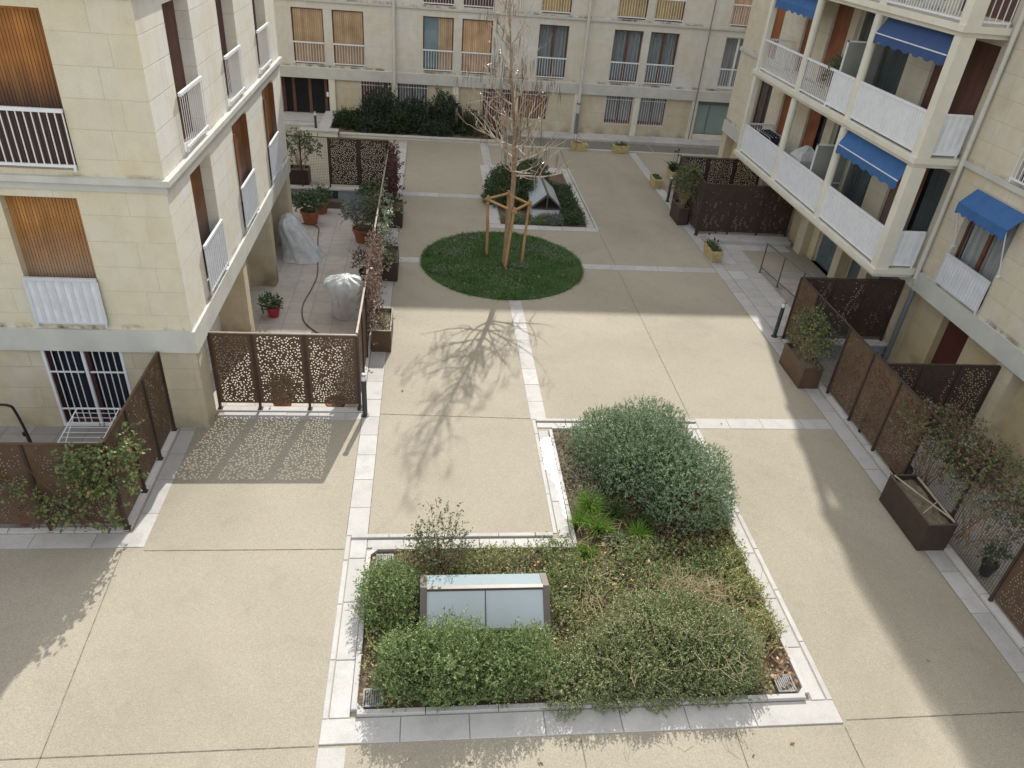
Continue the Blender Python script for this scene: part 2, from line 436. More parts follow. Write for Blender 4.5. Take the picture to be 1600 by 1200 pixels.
M['L_grey'] = mat_leaf('grey_cover_leaf', [(0.162, 0.162, 0.108), (0.288, 0.288, 0.198), (0.396, 0.360, 0.252)], 0.7, 0.15)
M['L_grass'] = mat_leaf('bright_grass_blade', [(0.07, 0.15, 0.015), (0.13, 0.25, 0.03), (0.20, 0.32, 0.06)], 0.5, 0.35)
M['L_grassdark'] = mat_leaf('dark_grass_blade', [(0.03, 0.07, 0.02), (0.06, 0.11, 0.03), (0.11, 0.14, 0.06)], 0.5, 0.3)
M['L_lawn'] = mat_leaf('lawn_blade', [(0.028, 0.072, 0.015), (0.057, 0.141, 0.025), (0.100, 0.207, 0.045), (0.172, 0.259, 0.103)], 0.55, 0.3)
M['L_clover'] = mat_leaf('pale_weed_leaf', [(0.084, 0.140, 0.063), (0.168, 0.224, 0.119), (0.266, 0.308, 0.210)], 0.6, 0.2)
M['L_hedge'] = mat_leaf('dark_hedge_leaf', [(0.018, 0.026, 0.018), (0.034, 0.050, 0.031), (0.057, 0.076, 0.046)], 0.55, 0.1)
M['L_hedge2'] = mat_leaf('olive_hedge_leaf', [(0.018, 0.030, 0.012), (0.035, 0.055, 0.020), (0.055, 0.08, 0.03)], 0.55, 0.15)
M['L_box'] = mat_leaf('box_hedge_leaf', [(0.031, 0.056, 0.022), (0.063, 0.098, 0.039), (0.105, 0.147, 0.070)], 0.5, 0.15)
M['L_vine'] = mat_leaf('climber_leaf', [(0.050, 0.081, 0.028), (0.100, 0.151, 0.050), (0.177, 0.228, 0.097), (0.300, 0.190, 0.079)], 0.4, 0.25)
M['L_redvine'] = mat_leaf('red_brown_climber_leaf', [(0.101, 0.040, 0.031), (0.176, 0.093, 0.071), (0.273, 0.196, 0.164), (0.170, 0.157, 0.106)], 0.45, 0.2)
M['L_palevine'] = mat_leaf('pale_variegated_leaf', [(0.10, 0.15, 0.07), (0.28, 0.33, 0.22), (0.50, 0.54, 0.42)], 0.4, 0.25)
M['L_silver'] = mat_leaf('silver_leaf', [(0.11, 0.13, 0.11), (0.19, 0.21, 0.185), (0.27, 0.29, 0.26)], 0.6, 0.15)
M['L_pot'] = mat_leaf('pot_plant_leaf', [(0.044, 0.078, 0.035), (0.086, 0.131, 0.063), (0.154, 0.199, 0.109)], 0.5, 0.2)
M['L_olive'] = mat_leaf('olive_leaf', [(0.072, 0.091, 0.046), (0.128, 0.141, 0.070), (0.198, 0.198, 0.108)], 0.5, 0.2)
M['L_brown'] = mat_leaf('brown_dry_leaf', [(0.09, 0.05, 0.03), (0.15, 0.09, 0.055), (0.21, 0.15, 0.10)], 0.8, 0.1)
M['L_red'] = mat_leaf('dark_red_leaf', [(0.051, 0.022, 0.021), (0.086, 0.037, 0.035), (0.131, 0.068, 0.061)], 0.6, 0.1)

def mat_plastic():
    m, nt, b = new_mat('thin_plastic_cover')
    p = wpos(nt)
    f = noise(nt, p, 6, 5, 0.6)
    L(nt, ramp(nt, f, [(0.3, (0.50, 0.52, 0.54)), (0.7, (0.72, 0.73, 0.74))]), b.inputs['Base Color'])
    b.inputs['Roughness'].default_value = 0.33
    b.inputs['Specular IOR Level'].default_value = 0.8
    b.inputs['Alpha'].default_value = 0.66
    bump(nt, b, noise(nt, p, 9, 6, 0.7), 0.5, 0.05)
    return m
M['plastic'] = mat_plastic()
# ------------------------------------------------------------------ mesh helpers
class MB:
    """collects simple shapes into one mesh; xf maps local shape coordinates to world ones"""
    def __init__(self, xf=None):
        self.v, self.f, self.xf = [], [], xf

    def add(self, vs, fs):
        o = len(self.v)
        if self.xf:
            vs = [self.xf(*p) for p in vs]
        self.v.extend([tuple(p) for p in vs])
        self.f.extend([tuple(i + o for i in f) for f in fs])
        return self

    def box(self, x0, x1, y0, y1, z0, z1):
        vs = [(x0, y0, z0), (x1, y0, z0), (x1, y1, z0), (x0, y1, z0), (x0, y0, z1), (x1, y0, z1), (x1, y1, z1), (x0, y1, z1)]
        return self.add(vs, [(0, 3, 2, 1), (4, 5, 6, 7), (0, 1, 5, 4), (1, 2, 6, 5), (2, 3, 7, 6), (3, 0, 4, 7)])

    def bbox(self, x0, x1, y0, y1, z0, z1, c=0.012):
        """box with chamfered top edges"""
        vs = [(x0, y0, z0), (x1, y0, z0), (x1, y1, z0), (x0, y1, z0),
              (x0, y0, z1 - c), (x1, y0, z1 - c), (x1, y1, z1 - c), (x0, y1, z1 - c),
              (x0 + c, y0 + c, z1), (x1 - c, y0 + c, z1), (x1 - c, y1 - c, z1), (x0 + c, y1 - c, z1)]
        fs = [(0, 3, 2, 1), (8, 9, 10, 11)]
        for i in range(4):
            j = (i + 1) % 4
            fs += [(i, j, 4 + j, 4 + i), (4 + i, 4 + j, 8 + j, 8 + i)]
        return self.add(vs, fs)

    def quad(self, a, b, c, d):
        return self.add([a, b, c, d], [(0, 1, 2, 3)])

    def prism(self, pts, z0, z1):
        n = len(pts)
        vs = [(x, y, z0) for x, y in pts] + [(x, y, z1) for x, y in pts]
        fs = [tuple(range(n - 1, -1, -1)), tuple(range(n, 2 * n))]
        fs += [(i, (i + 1) % n, n + (i + 1) % n, n + i) for i in range(n)]
        return self.add(vs, fs)

    def hull8(self, bottom, top):
        return self.add(list(bottom) + list(top), [(0, 3, 2, 1), (4, 5, 6, 7), (0, 1, 5, 4), (1, 2, 6, 5), (2, 3, 7, 6), (3, 0, 4, 7)])

    def tube(self, pts, r, n=6, cap=True):
        pts = [Vector(p) for p in pts]
        rs = r if isinstance(r, (list, tuple)) else [r] * len(pts)
        vs, fs = [], []
        prev = None
        for i, p in enumerate(pts):
            d = (pts[min(i + 1, len(pts) - 1)] - pts[max(i - 1, 0)])
            d = d.normalized() if d.length > 1e-9 else Vector((0, 0, 1))
            if prev is None:
                a = d.orthogonal().normalized()
            else:
                a = prev - d * prev.dot(d)
                a = a.normalized() if a.length > 1e-6 else d.orthogonal().normalized()
            prev = a
            b = d.cross(a)
            for k in range(n):
                t = 2 * PI * k / n
                vs.append(p + (a * math.cos(t) + b * math.sin(t)) * rs[i])
        for i in range(len(pts) - 1):
            for k in range(n):
                k2 = (k + 1) % n
                fs.append((i * n + k, i * n + k2, (i + 1) * n + k2, (i + 1) * n + k))
        if cap:
            fs.append(tuple(range(n - 1, -1, -1)))
            fs.append(tuple((len(pts) - 1) * n + k for k in range(n)))
        return self.add([tuple(v) for v in vs], fs)

    def lathe(self, prof, c=(0, 0, 0), n=20):
        vs, fs = [], []
        for r, z in prof:
            for k in range(n):
                t = 2 * PI * k / n
                vs.append((c[0] + r * math.cos(t), c[1] + r * math.sin(t), c[2] + z))
        for i in range(len(prof) - 1):
            for k in range(n):
                k2 = (k + 1) % n
                fs.append((i * n + k, i * n + k2, (i + 1) * n + k2, (i + 1) * n + k))
        fs.append(tuple(range(n - 1, -1, -1)))
        fs.append(tuple((len(prof) - 1) * n + k for k in range(n)))
        return self.add(vs, fs)

    def build(self, name, mat, parent=None, smooth=False, local=False):
        me = bpy.data.meshes.new(name)
        off = WLOC.get(parent.name, (0, 0, 0)) if (parent is not None and not local) else (0, 0, 0)
        me.from_pydata([(p[0] - off[0], p[1] - off[1], p[2] - off[2]) for p in self.v], [], self.f)
        me.materials.append(mat)
        if smooth:
            me.polygons.foreach_set('use_smooth', [True] * len(me.polygons))
        o = bpy.data.objects.new(name, me)
        COL.objects.link(o)
        if parent is not None:
            o.parent = parent
            WLOC[o.name] = off
        return o

WLOC = {}      # world location of every parent

def tag(o, label=None, cat=None, group=None, kind=None):
    if label: o['label'] = label
    if cat: o['category'] = cat
    if group: o['group'] = group
    if kind: o['kind'] = kind
    return o

def thing(name, label, cat, loc=(0, 0, 0), group=None, rz=0.0):
    o = bpy.data.objects.new(name, None)
    o.empty_display_size = 0.2
    COL.objects.link(o)
    o.location = loc
    o.rotation_euler = (0, 0, rz)
    WLOC[o.name] = tuple(loc)
    return tag(o, label, cat, group)

def struct(mb, name, mat):
    return tag(mb.build(name, mat), kind='structure')

def copy_tree(o, parent=None):
    c = o.copy()
    COL.objects.link(c)
    if parent is not None:
        c.parent = parent
    for ch in o.children:
        copy_tree(ch, c)
    return c

def mesh_np(name, verts, faces, mat, parent=None):
    """fast mesh from numpy arrays; all faces have the same corner count"""
    verts = np.asarray(verts, dtype=np.float32).reshape(-1, 3)
    faces = np.asarray(faces, dtype=np.int32)
    off = np.array(WLOC.get(parent.name, (0, 0, 0)) if parent is not None else (0, 0, 0), dtype=np.float32)
    verts = verts - off
    me = bpy.data.meshes.new(name)
    nf, k = faces.shape
    me.vertices.add(len(verts)); me.vertices.foreach_set('co', verts.ravel())
    me.loops.add(nf * k); me.loops.foreach_set('vertex_index', faces.ravel())
    me.polygons.add(nf)
    me.polygons.foreach_set('loop_start', np.arange(0, nf * k, k, dtype=np.int32))
    me.update(calc_edges=True)
    me.validate()
    me.materials.append(mat)
    o = bpy.data.objects.new(name, me)
    COL.objects.link(o)
    if parent is not None:
        o.parent = parent
        WLOC[o.name] = tuple(off)
    return o

def unit(v):
    return v / np.maximum(np.linalg.norm(v, axis=-1, keepdims=True), 1e-9)

def leaf_arrays(c, d, ln, w, droop=0.0):
    """diamond leaves: base points c, directions d, lengths ln, half-widths w"""
    n = len(c)
    r = RNG.normal(size=(n, 3))
    s = unit(np.cross(d, r))
    ln = np.broadcast_to(np.asarray(ln, float), (n,))[:, None]
    w = np.broadcast_to(np.asarray(w, float), (n,))[:, None]
    tip = c + d * ln
    tip[:, 2] -= droop * ln[:, 0]
    mid = c + d * ln * 0.45
    V = np.stack([c, mid + s * w, tip, mid - s * w], 1).reshape(-1, 3)
    Fq = np.arange(4 * n).reshape(n, 4)
    return V, Fq

def blade_arrays(c, d, ln, w, bend):
    """grass blades: two quads bending over"""
    n = len(c)
    side = unit(np.cross(d, np.array([0, 0, 1.0]) + RNG.normal(scale=0.3, size=(n, 3))))
    ln = np.broadcast_to(np.asarray(ln, float), (n,))[:, None]
    w = np.broadcast_to(np.asarray(w, float), (n,))[:, None]
    hor = d.copy(); hor[:, 2] = 0; hor = unit(hor + 1e-6)
    bend = np.broadcast_to(np.asarray(bend, float), (n,))[:, None]
    m = c + d * ln * 0.55
    t = m + unit(d + hor * bend - np.array([0, 0, 0.35]) * bend) * ln * 0.45
    V = np.stack([c - side * w, c + side * w, m + side * w * 0.8, m - side * w * 0.8, t + side * w * 0.15, t - side * w * 0.15], 1).reshape(-1, 3)
    b = (np.arange(n) * 6)[:, None]
    Fq = np.concatenate([b + np.array([[0, 1, 2, 3]]), b + np.array([[3, 2, 4, 5]])], 0)
    return V, Fq

def twig_leaves(base, tdir, tlen, per, ll, lw, spread=0.8):
    """leaves set along short twigs"""
    n = len(base)
    t = np.tile(np.linspace(0.15, 1.0, per), n) + RNG.normal(scale=0.05, size=n * per)
    b = np.repeat(base, per, 0); d = np.repeat(tdir, per, 0)
    tl = np.repeat(np.broadcast_to(np.asarray(tlen, float), (n,)), per)
    c = b + d * (t * tl)[:, None]
    ld = unit(d * 0.7 + RNG.normal(size=(n * per, 3)) * spread)
    L_ = ll * RNG.uniform(0.6, 1.25, n * per)
    return leaf_arrays(c, ld, L_, L_ * lw)

class Lumps:
    """bumpy radius over directions"""
    def __init__(self, k=18, amp=0.12, width=0.35, seed=0):
        r = np.random.default_rng(seed)
        self.d = unit(r.normal(size=(k, 3))); self.d[:, 2] = np.abs(self.d[:, 2])
        self.a = r.uniform(-0.6, 1.0, k) * amp; self.w = width
    def __call__(self, u):
        dd = u @ self.d.T
        return 1 + (self.a * np.exp((dd - 1) / (self.w ** 2))).sum(-1)

def bush_points(n, c, rad, power=2.5, lump=None, inner=0.55, zmin=0.0, lower=0.12):
    """points in the outer volume of a lumpy super-ellipsoid dome and their outward directions"""
    u = unit(RNG.normal(size=(n, 3)))
    u[:, 2] = np.where(u[:, 2] < -lower, -u[:, 2], u[:, 2])
    k = (np.abs(u) ** power).sum(-1) ** (-1 / power)
    if lump is not None:
        k = k * lump(u)
    rr = RNG.uniform(inner ** 2.2, 1, n) ** (1 / 2.2)
    p = u * (k * rr)[:, None] * np.array(rad) + np.array(c)
    g = np.sign(u) * np.abs(u) ** (power - 1) / np.array(rad)
    p[:, 2] = np.maximum(p[:, 2], zmin + 0.02)
    return p, unit(g)

def stems_mesh(c, rad, n, r0, mat, parent, zbase, power=2.5, name='stem', spread=0.3, reach=0.85):
    mb = MB()
    p, g = bush_points(n, c, rad, power, None, 0.9, zbase)
    for q in p:
        b = np.array([c[0] + RNG.uniform(-1, 1) * rad[0] * spread, c[1] + RNG.uniform(-1, 1) * rad[1] * spread, zbase])
        q = b + (q - b) * reach
        m = b + (q - b) * 0.5 + np.array([*(RNG.normal(size=2) * 0.04), 0.08 * rad[2]])
        mb.tube([tuple(b), tuple(m), tuple(q)], [r0, r0 * 0.7, r0 * 0.3], 4, cap=False)
    return mb.build(name, mat, parent)

def shrub(name, label, c, rad, mat, twigs, tlen, per, ll, lw, power=2.5, lump=(18, 0.12, 0.35, 1), inner=0.55, up=0.5, group=None,
          cat='shrub', zbase=0.0, stems=40, jit=0.55, stem_r=0.012, stem_spread=0.3):
    t = thing(name, label, cat, (c[0], c[1], zbase), group)
    lp = Lumps(*lump) if lump else None
    p, g = bush_points(twigs, c, rad, power, lp, inner, zbase)
    d = unit(g + np.array([0, 0, up]) + RNG.normal(size=g.shape) * jit)
    V, Fq = twig_leaves(p, d, tlen * RNG.uniform(0.5, 1.3, twigs), per, ll, lw)
    V[:, 2] = np.maximum(V[:, 2], zbase + 0.005)
    mesh_np('foliage', V, Fq, mat, t)
    stems_mesh(c, rad, stems, stem_r, M['stem'], t, zbase, power, 'stem', stem_spread)
    return t

# ------------------------------------------------------------------ ground
def grid_sheet(name, mat, xs, ys, skip, z=0.0, thick=0.0):
    mb = MB()
    for i in range(len(xs) - 1):
        for j in range(len(ys) - 1):
            cx, cy = (xs[i] + xs[i + 1]) / 2, (ys[j] + ys[j + 1]) / 2
            if skip(cx, cy):
                continue
            mb.quad((xs[i], ys[j], z), (xs[i + 1], ys[j], z), (xs[i + 1], ys[j + 1], z), (xs[i], ys[j + 1], z))
    return struct(mb, name, mat)

TZ = -0.45                       # level of the sunken private terraces
TX0, TX1, TY0, TY1 = -5.6, -1.45, 13.0, 26.45
PX0, PX1, PY0, PY1 = 9.46, 13.4, -2.0, 16.1
def in_rect(x, y, a, b, c, d): return a < x < b and c < y < d
def skip_plaza(x, y):
    return (in_rect(x, y, TX0, TX1, TY0, TY1) or in_rect(x, y, PX0, PX1, PY0, PY1) or in_rect(x, y, -0.87, 5.45, 5.95, 8.85)
            or in_rect(x, y, 2.62, 5.45, 8.85, 12.22) or in_rect(x, y, 2.45, 5.4, 23.75, 29.6) or in_rect(x, y, 3.3, 30, 33.3, 40))
grid_sheet('plaza', M['aggregate'], [-40, TX0, TX1, -0.87, 2.45, 2.62, 3.3, 5.4, 5.45, PX0, PX1, 30],
           [-20, PY0, 5.95, 8.85, 12.22, TY0, PY1, 23.75, TY1, 29.6, 33.3, 40], skip_plaza)
mb = MB(); mb.quad((-300, -300, -0.62), (300, -300, -0.62), (300, 300, -0.62), (-300, 300, -0.62))
struct(mb, 'ground', M['earth'])
mb = MB(); mb.quad((TX0, TY0, TZ), (TX1, TY0, TZ), (TX1, TY1, TZ), (TX0, TY1, TZ))
struct(mb, 'terrace_floor', M['tile'])
mb = MB(); mb.quad((PX0, PY0, TZ), (PX1, PY0, TZ), (PX1, PY1, TZ), (PX0, PY1, TZ))
struct(mb, 'patio_floor', M['patio'])
mb = MB(); mb.quad((-16, 9.46, 0.004), (-4.98, 9.46, 0.004), (-4.98, 12.3, 0.004), (-16, 12.3, 0.004))
struct(mb, 'yard_floor', M['yard'])
# lower lane between the plaza and the far block
mb = MB(); mb.add([(3.3, 33.3, -0.10), (30, 33.3, -0.42), (30, 36.6, -0.42), (3.3, 36.6, -0.10)], [(0, 1, 2, 3)])
mb.quad((3.3, 33.3, -0.60), (3.3, 33.3, 0), (30, 33.3, 0), (30, 33.3, -0.60))
struct(mb, 'lane', M['lane'])
mb = MB()
for i in range(20):
    mb.bbox(2.4 + i * 1.2, 2.4 + (i + 1) * 1.2 - 0.01, 35.25, 36.35, -0.6, -0.06)
struct(mb, 'walkway', M['slab'])
mb = MB()
for i in range(24):
    mb.bbox(2.2 + i, 2.2 + i + 0.992, 33.14, 33.30, -0.05, 0.03)
mb.box(10.4, 10.43, 33.3, 35.25, -0.2, -0.168)
struct(mb, 'lane_kerb', M['slab'])

# paving strips of single slabs
pv = MB()
def strip_y(x0, x1, y0, y1, ln, z=0.006):
    y = y0
    while y < y1 - 1e-3:
        e = min(y + ln * random.uniform(0.86, 1.14), y1)
        if y1 - e < 0.25: e = y1
        pv.box(x0, x1, y, e - 0.012, -0.05, z + random.uniform(-0.0015, 0.0015))
        y = e
def strip_x(x0, x1, y0, y1, ln, z=0.006):
    x = x0
    while x < x1 - 1e-3:
        e = min(x + ln * random.uniform(0.86, 1.14), x1)
        if x1 - e < 0.25: e = x1
        pv.box(x, e - 0.012, y0, y1, -0.05, z + random.uniform(-0.0015, 0.0015))
        x = e
strip_y(-1.31, -0.96, 9.24, 33.0, 0.72)
strip_y(-1.31, -0.96, 1.0, 5.48, 0.72)
strip_y(8.94, 9.29, -3.0, 33.1, 0.98)
strip_y(2.23, 2.56, 12.62, 18.16, 0.66)
strip_y(2.23, 2.56, 30.2, 33.1, 0.66)
strip_x(5.86, 8.93, 12.32, 12.68, 0.82)
strip_x(4.70, 8.93, 20.36, 20.70, 0.8)
strip_x(-0.95, -0.19, 20.42, 20.78, 0.8)
strip_x(-0.95, 2.1, 26.2, 26.58, 0.66)
strip_x(-4.1, -1.32, 12.55, 12.78, 0.6)
strip_x(-9.6, -4.6, 9.02, 9.33, 0.85)
strip_y(-4.80, -4.52, 9.02, 12.5, 0.8)
# light paving in front of the right-hand entrance
for i in range(2):
    strip_y(9.31 + i * 0.55, 9.84 + i * 0.55, 16.45, 23.2, 0.6)
strip_x(9.31, 12.1, 22.2, 22.7, 0.6, 0.012)
struct(pv, 'paving', M['slab'])

# expansion joints of the concrete
mb = MB()
def joint(a, b, w=0.007):
    a, b = Vector((*a, 0)), Vector((*b, 0))
    d = (b - a).normalized(); s = Vector((-d.y, d.x, 0)) * w
    z = Vector((0, 0, 0.004))
    mb.quad(tuple(a - s + z), tuple(b - s + z), tuple(b + s + z), tuple(a + s + z))
joint((-4.5, 8.94), (-1.31, 8.92)); joint((-4.83, 8.93), (-4.41, 1.0)); joint((-12, 5.5), (-1.36, 5.5)); joint((5.9, 5.56), (8.93, 5.57))
joint((-0.95, 12.76), (2.22, 12.63)); joint((5.76, 12.7), (5.76, 23.2)); joint((2.1, 5.45), (2.2, 1)); joint((4.25, 5.45), (4.2, 1))
joint((5.83, 5.45), (5.75, 1)); joint((-0.9, 26.7), (-0.92, 33)); joint((5.75, 30.2), (5.8, 33.1), 0.02); joint((-0.95, 8.92), (-0.94, 5.6), 0.004)
for x in (-1.315, -0.955):
    joint((x, 9.25), (x, 33), 0.006)
for x in (8.935, 9.295):
    joint((x, 0), (x, 33), 0.006)
struct(mb, 'joint', M['joint'])

# kerb of the near planting bed: outer lip, slab, raised inner edge
kb = MB()
def kerb_run(axis, a, b, lo, hi, z0, z1, ln=0.98):
    t = a
    while t < b - 1e-3:
        e = min(t + ln * random.uniform(0.9, 1.1), b)
        if b - e < 0.3: e = b
        if axis == 'x': kb.bbox(t, e - 0.010, lo, hi, z0, z1 + random.uniform(-0.001, 0.001), 0.006)
        else: kb.bbox(lo, hi, t, e - 0.010, z0, z1 + random.uniform(-0.001, 0.001), 0.006)
        t = e
# front
kerb_run('x', -1.31, 5.84, 5.51, 5.86, -0.2, 0.018); kerb_run('x', -0.86, 5.44, 5.875, 5.95, -0.3, 0.075)
# left
kerb_run('y', 5.87, 9.20, -1.22, -0.955, -0.2, 0.018); kerb_run('y', 5.96, 8.84, -0.945, -0.87, -0.3, 0.06); kerb_run('y', 5.87, 9.22, -1.31, -1.235, -0.2, 0.010)
# back of the left part
kerb_run('x', -0.945, 2.60, 8.93, 9.11, -0.2, 0.018, 0.66); kerb_run('x', -1.22, 2.24, 9.135, 9.22, -0.2, 0.05, 0.66); kerb_run('x', -0.86, 2.6, 8.85, 8.92, -0.3, 0.06)
# left side of the right part
kerb_run('y', 9.12, 12.20, 2.33, 2.535, -0.2, 0.018); kerb_run('y', 8.93, 12.20, 2.55, 2.62, -0.3, 0.06); kerb_run('y', 9.23, 12.58, 2.245, 2.315, -0.2, 0.012)
# back of the right part
kerb_run('x', 2.33, 5.84, 12.30, 12.475, -0.2, 0.018, 0.66); kerb_run('x', 2.33, 5.84, 12.5, 12.58, -0.2, 0.05, 0.66); kerb_run('x', 2.62, 5.45, 12.22, 12.29, -0.3, 0.06)
# right
kerb_run('y', 5.87, 12.29, 5.53, 5.73, -0.2, 0.018); kerb_run('y', 5.96, 12.21, 5.45, 5.515, -0.3, 0.06); kerb_run('y', 5.87, 12.29, 5.76, 5.84, -0.2, 0.012)
# chamfer stones in the corners
for (x, y, sx, sy) in ((-0.87, 5.95, 1, 1), (5.45, 5.95, -1, 1), (-0.87, 8.85, 1, -1)):
    p = [(x, y), (x + 0.11 * sx, y), (x, y + 0.11 * sy)]
    if sx * sy < 0: p = p[::-1]
    kb.prism(p, -0.3, 0.058)
# far planting bed
kerb_run('x', 2.05, 5.75, 23.35, 23.72, -0.2, 0.02, 0.8); kerb_run('y', 23.75, 30.2, 2.06, 2.42, -0.2, 0.02, 0.8)
kerb_run('y', 23.75, 30.2, 5.42, 5.66, -0.2, 0.02, 0.9); kerb_run('y', 23.4, 30.2, 5.69, 5.76, -0.2, 0.05, 1.2); kerb_run('x', 2.45, 5.4, 29.62, 30.2, -0.2, 0.02, 0.8)
# copings under the fences
kerb_run('y', -2, 16.2, 9.31, 9.45, -0.3, 0.07); kerb_run('x', -4.4, -1.33, 12.80, 12.96, -0.5, 0.03)
kerb_run('y', 13.0, 26.4, -1.445, -1.325, -0.5, 0.05); kerb_run('y', 9.42, 12.15, -4.97, -4.83, -0.2, 0.04); kerb_run('x', -9.6, -4.85, 9.35, 9.45, -0.2, 0.04)
kerb_run('x', 9.2, 12.6, 23.3, 23.5, -0.2, 0.05)
struct(kb, 'kerb', M['kerb'])
# beds
mb = MB()
def bumpy(x0, x1, y0, y1, z, h, n, seed):
    r = np.random.default_rng(seed)
    nx, ny = max(2, int((x1 - x0) * n)), max(2, int((y1 - y0) * n))
    vs = [(x0 + (x1 - x0) * i / nx, y0 + (y1 - y0) * j / ny, z + h * r.uniform(-1, 1)) for j in range(ny + 1) for i in range(nx + 1)]
    fs = [(j * (nx + 1) + i, j * (nx + 1) + i + 1, (j + 1) * (nx + 1) + i + 1, (j + 1) * (nx + 1) + i) for j in range(ny) for i in range(nx)]
    mb.add(vs, fs)
bumpy(-0.87, 5.45, 5.95, 8.85, 0.0, 0.02, 8, 1); bumpy(2.62, 5.45, 8.85, 12.22, 0.0, 0.02, 8, 2); bumpy(2.45, 5.4, 23.75, 29.6, 0.0, 0.02, 4, 3)
struct(mb, 'soil', M['soil'])
# ------------------------------------------------------------------ buildings
class Facade:
    """u along the wall, d outward, z up"""
    def __init__(self, kind, pos, sgn):
        self.kind, self.pos, self.sgn = kind, pos, sgn
    def xf(self, u, d, z):
        return (u, self.pos + self.sgn * d, z) if self.kind == 'X' else (self.pos + self.sgn * d, u, z)
    def mb(self):
        return MB(self.xf)

def wall(f, u0, u1, z0, z1, ops, reveal, name, mat, parent, thick=0.3):
    us = sorted({u0, u1, *[o[0] for o in ops], *[o[1] for o in ops]})
    zs = sorted({z0, z1, *[o[2] for o in ops], *[o[3] for o in ops]})
    m = f.mb()
    for i in range(len(us) - 1):
        for j in range(len(zs) - 1):
            cu, cz = (us[i] + us[i + 1]) / 2, (zs[j] + zs[j + 1]) / 2
            if cu < u0 or cu > u1 or cz < z0 or cz > z1: continue
            if any(o[0] < cu < o[1] and o[2] < cz < o[3] for o in ops): continue
            m.quad((us[i], 0, zs[j]), (us[i + 1], 0, zs[j]), (us[i + 1], 0, zs[j + 1]), (us[i], 0, zs[j + 1]))
    for (a, b, c, d) in [o[:4] for o in ops]:
        r = -reveal
        m.quad((a, 0, c), (a, 0, d), (a, r, d), (a, r, c)); m.quad((b, 0, c), (b, r, c), (b, r, d), (b, 0, d))
        m.quad((a, 0, c), (a, r, c), (b, r, c), (b, 0, c)); m.quad((a, 0, d), (b, 0, d), (b, r, d), (a, r, d))
    return m.build(name, mat, parent)

def boards(m, a, b, z0, z1, d, w=0.09, t=0.02, gap=0.008):
    n = max(1, round((b - a) / w)); w = (b - a) / n
    for i in range(n):
        m.box(a + i * w + gap / 2, a + (i + 1) * w - gap / 2, d - t, d, z0, z1)

def railing(f, parent, a, b, z0, z1, d, kind, step=0.1, mat=None, name='railing', bw=0.008):
    m = f.mb()
    m.box(a, b, d - 0.025, d + 0.025, z1 - 0.055, z1)
    m.box(a, b, d - 0.02, d + 0.02, z0 + 0.06, z0 + 0.10)
    if kind == 'bars':
        n = max(2, round((b - a) / step))
        for i in range(n + 1):
            u = a + 0.012 + (b - a - 0.024) * i / n
            m.box(u - bw, u + bw, d - bw, d + bw, z0 + 0.10, z1 - 0.055)
    else:                                        # slats on a sheet
        n = max(2, round((b - a) / step))
        w = (b - a) / n
        for i in range(n + 1):
            u = a + 0.014 + (b - a - 0.028) * i / n
            m.box(u - w * 0.21, u + w * 0.21, d - 0.006, d + 0.015, z0 + 0.10, z1 - 0.055)
        q = f.mb(); q.box(a + 0.005, b - 0.005, d - 0.003, d + 0.006, z0 + 0.09, z1 - 0.05); q.build('railing_sheet', M['sheet'], parent)
    for u in (a + 0.02, b - 0.02):
        m.box(u - 0.018, u + 0.018, d - 0.018, d + 0.018, z0, z0 + 0.06)
    return m.build(name, mat or M['white'], parent)

def window(f, parent, a, b, z0, z1, depth, fill, wood=None, rail=None, rz=None, rd=0.03, frame='redframe', curtain='curtain', step=0.1, glass='glass', split=0.5, bw=0.008, board=0.09):
    """frame is the part; pane, curtain, shutter and railing are its sub-parts"""
    d = -depth
    m = f.mb()
    t = 0.055
    m.box(a, a + t, d - 0.05, d, z0, z1); m.box(b - t, b, d - 0.05, d, z0, z1)
    m.box(a + t, b - t, d - 0.05, d, z1 - t, z1); m.box(a + t, b - t, d - 0.05, d, z0, z0 + t)
    g0, g1 = a + t, b - t
    if fill == 'half': g1 = a + (b - a) * split
    if fill != 'shutter':
        c = (g0 + g1) / 2
        if fill == 'glass': m.box(c - 0.05, c + 0.05, d - 0.05, d + 0.004, z0 + t, z1 - t)
        zb = z0 + t
        m.box(g0, g1, d - 0.05, d - 0.004, zb, zb + 0.07)
    w = m.build('window', M[frame], parent)
    if fill != 'shutter':
        p = f.mb(); p.box(g0, g1, d - 0.035, d - 0.027, z0 + t, z1 - t); p.build('pane', M[glass], w)
        if curtain:
            p = f.mb()
            n = 24
            for i in range(n):
                u, u2 = g0 + (g1 - g0) * i / n, g0 + (g1 - g0) * (i + 1) / n
                w0 = 0.03 * math.sin(i * 1.9); w1 = 0.03 * math.sin((i + 1) * 1.9)
                p.quad((u, d - 0.16 + w0, z0 + 0.05), (u2, d - 0.16 + w1, z0 + 0.05), (u2, d - 0.16 + w1, z1 - 0.05), (u, d - 0.16 + w0, z1 - 0.05))
            p.build('curtain', M[curtain], w)
    if fill in ('shutter', 'half'):
        p = f.mb()
        boards(p, (a + t) if fill == 'shutter' else g1, b - t, z0 + t, z1 - t, d + (0.0 if fill == 'shutter' else 0.01), board)
        p.build('shutter', M[wood], w)
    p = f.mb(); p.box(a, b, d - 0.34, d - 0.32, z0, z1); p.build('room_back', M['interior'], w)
    if rail:
        railing(f, w, a + 0.0, b - 0.0, z0 if rz is None else rz[0], z0 + 0.93 if rz is None else rz[1], rd, rail, step,
                M['panel'] if rail == 'panel' else M['white'], bw=bw)
    return w

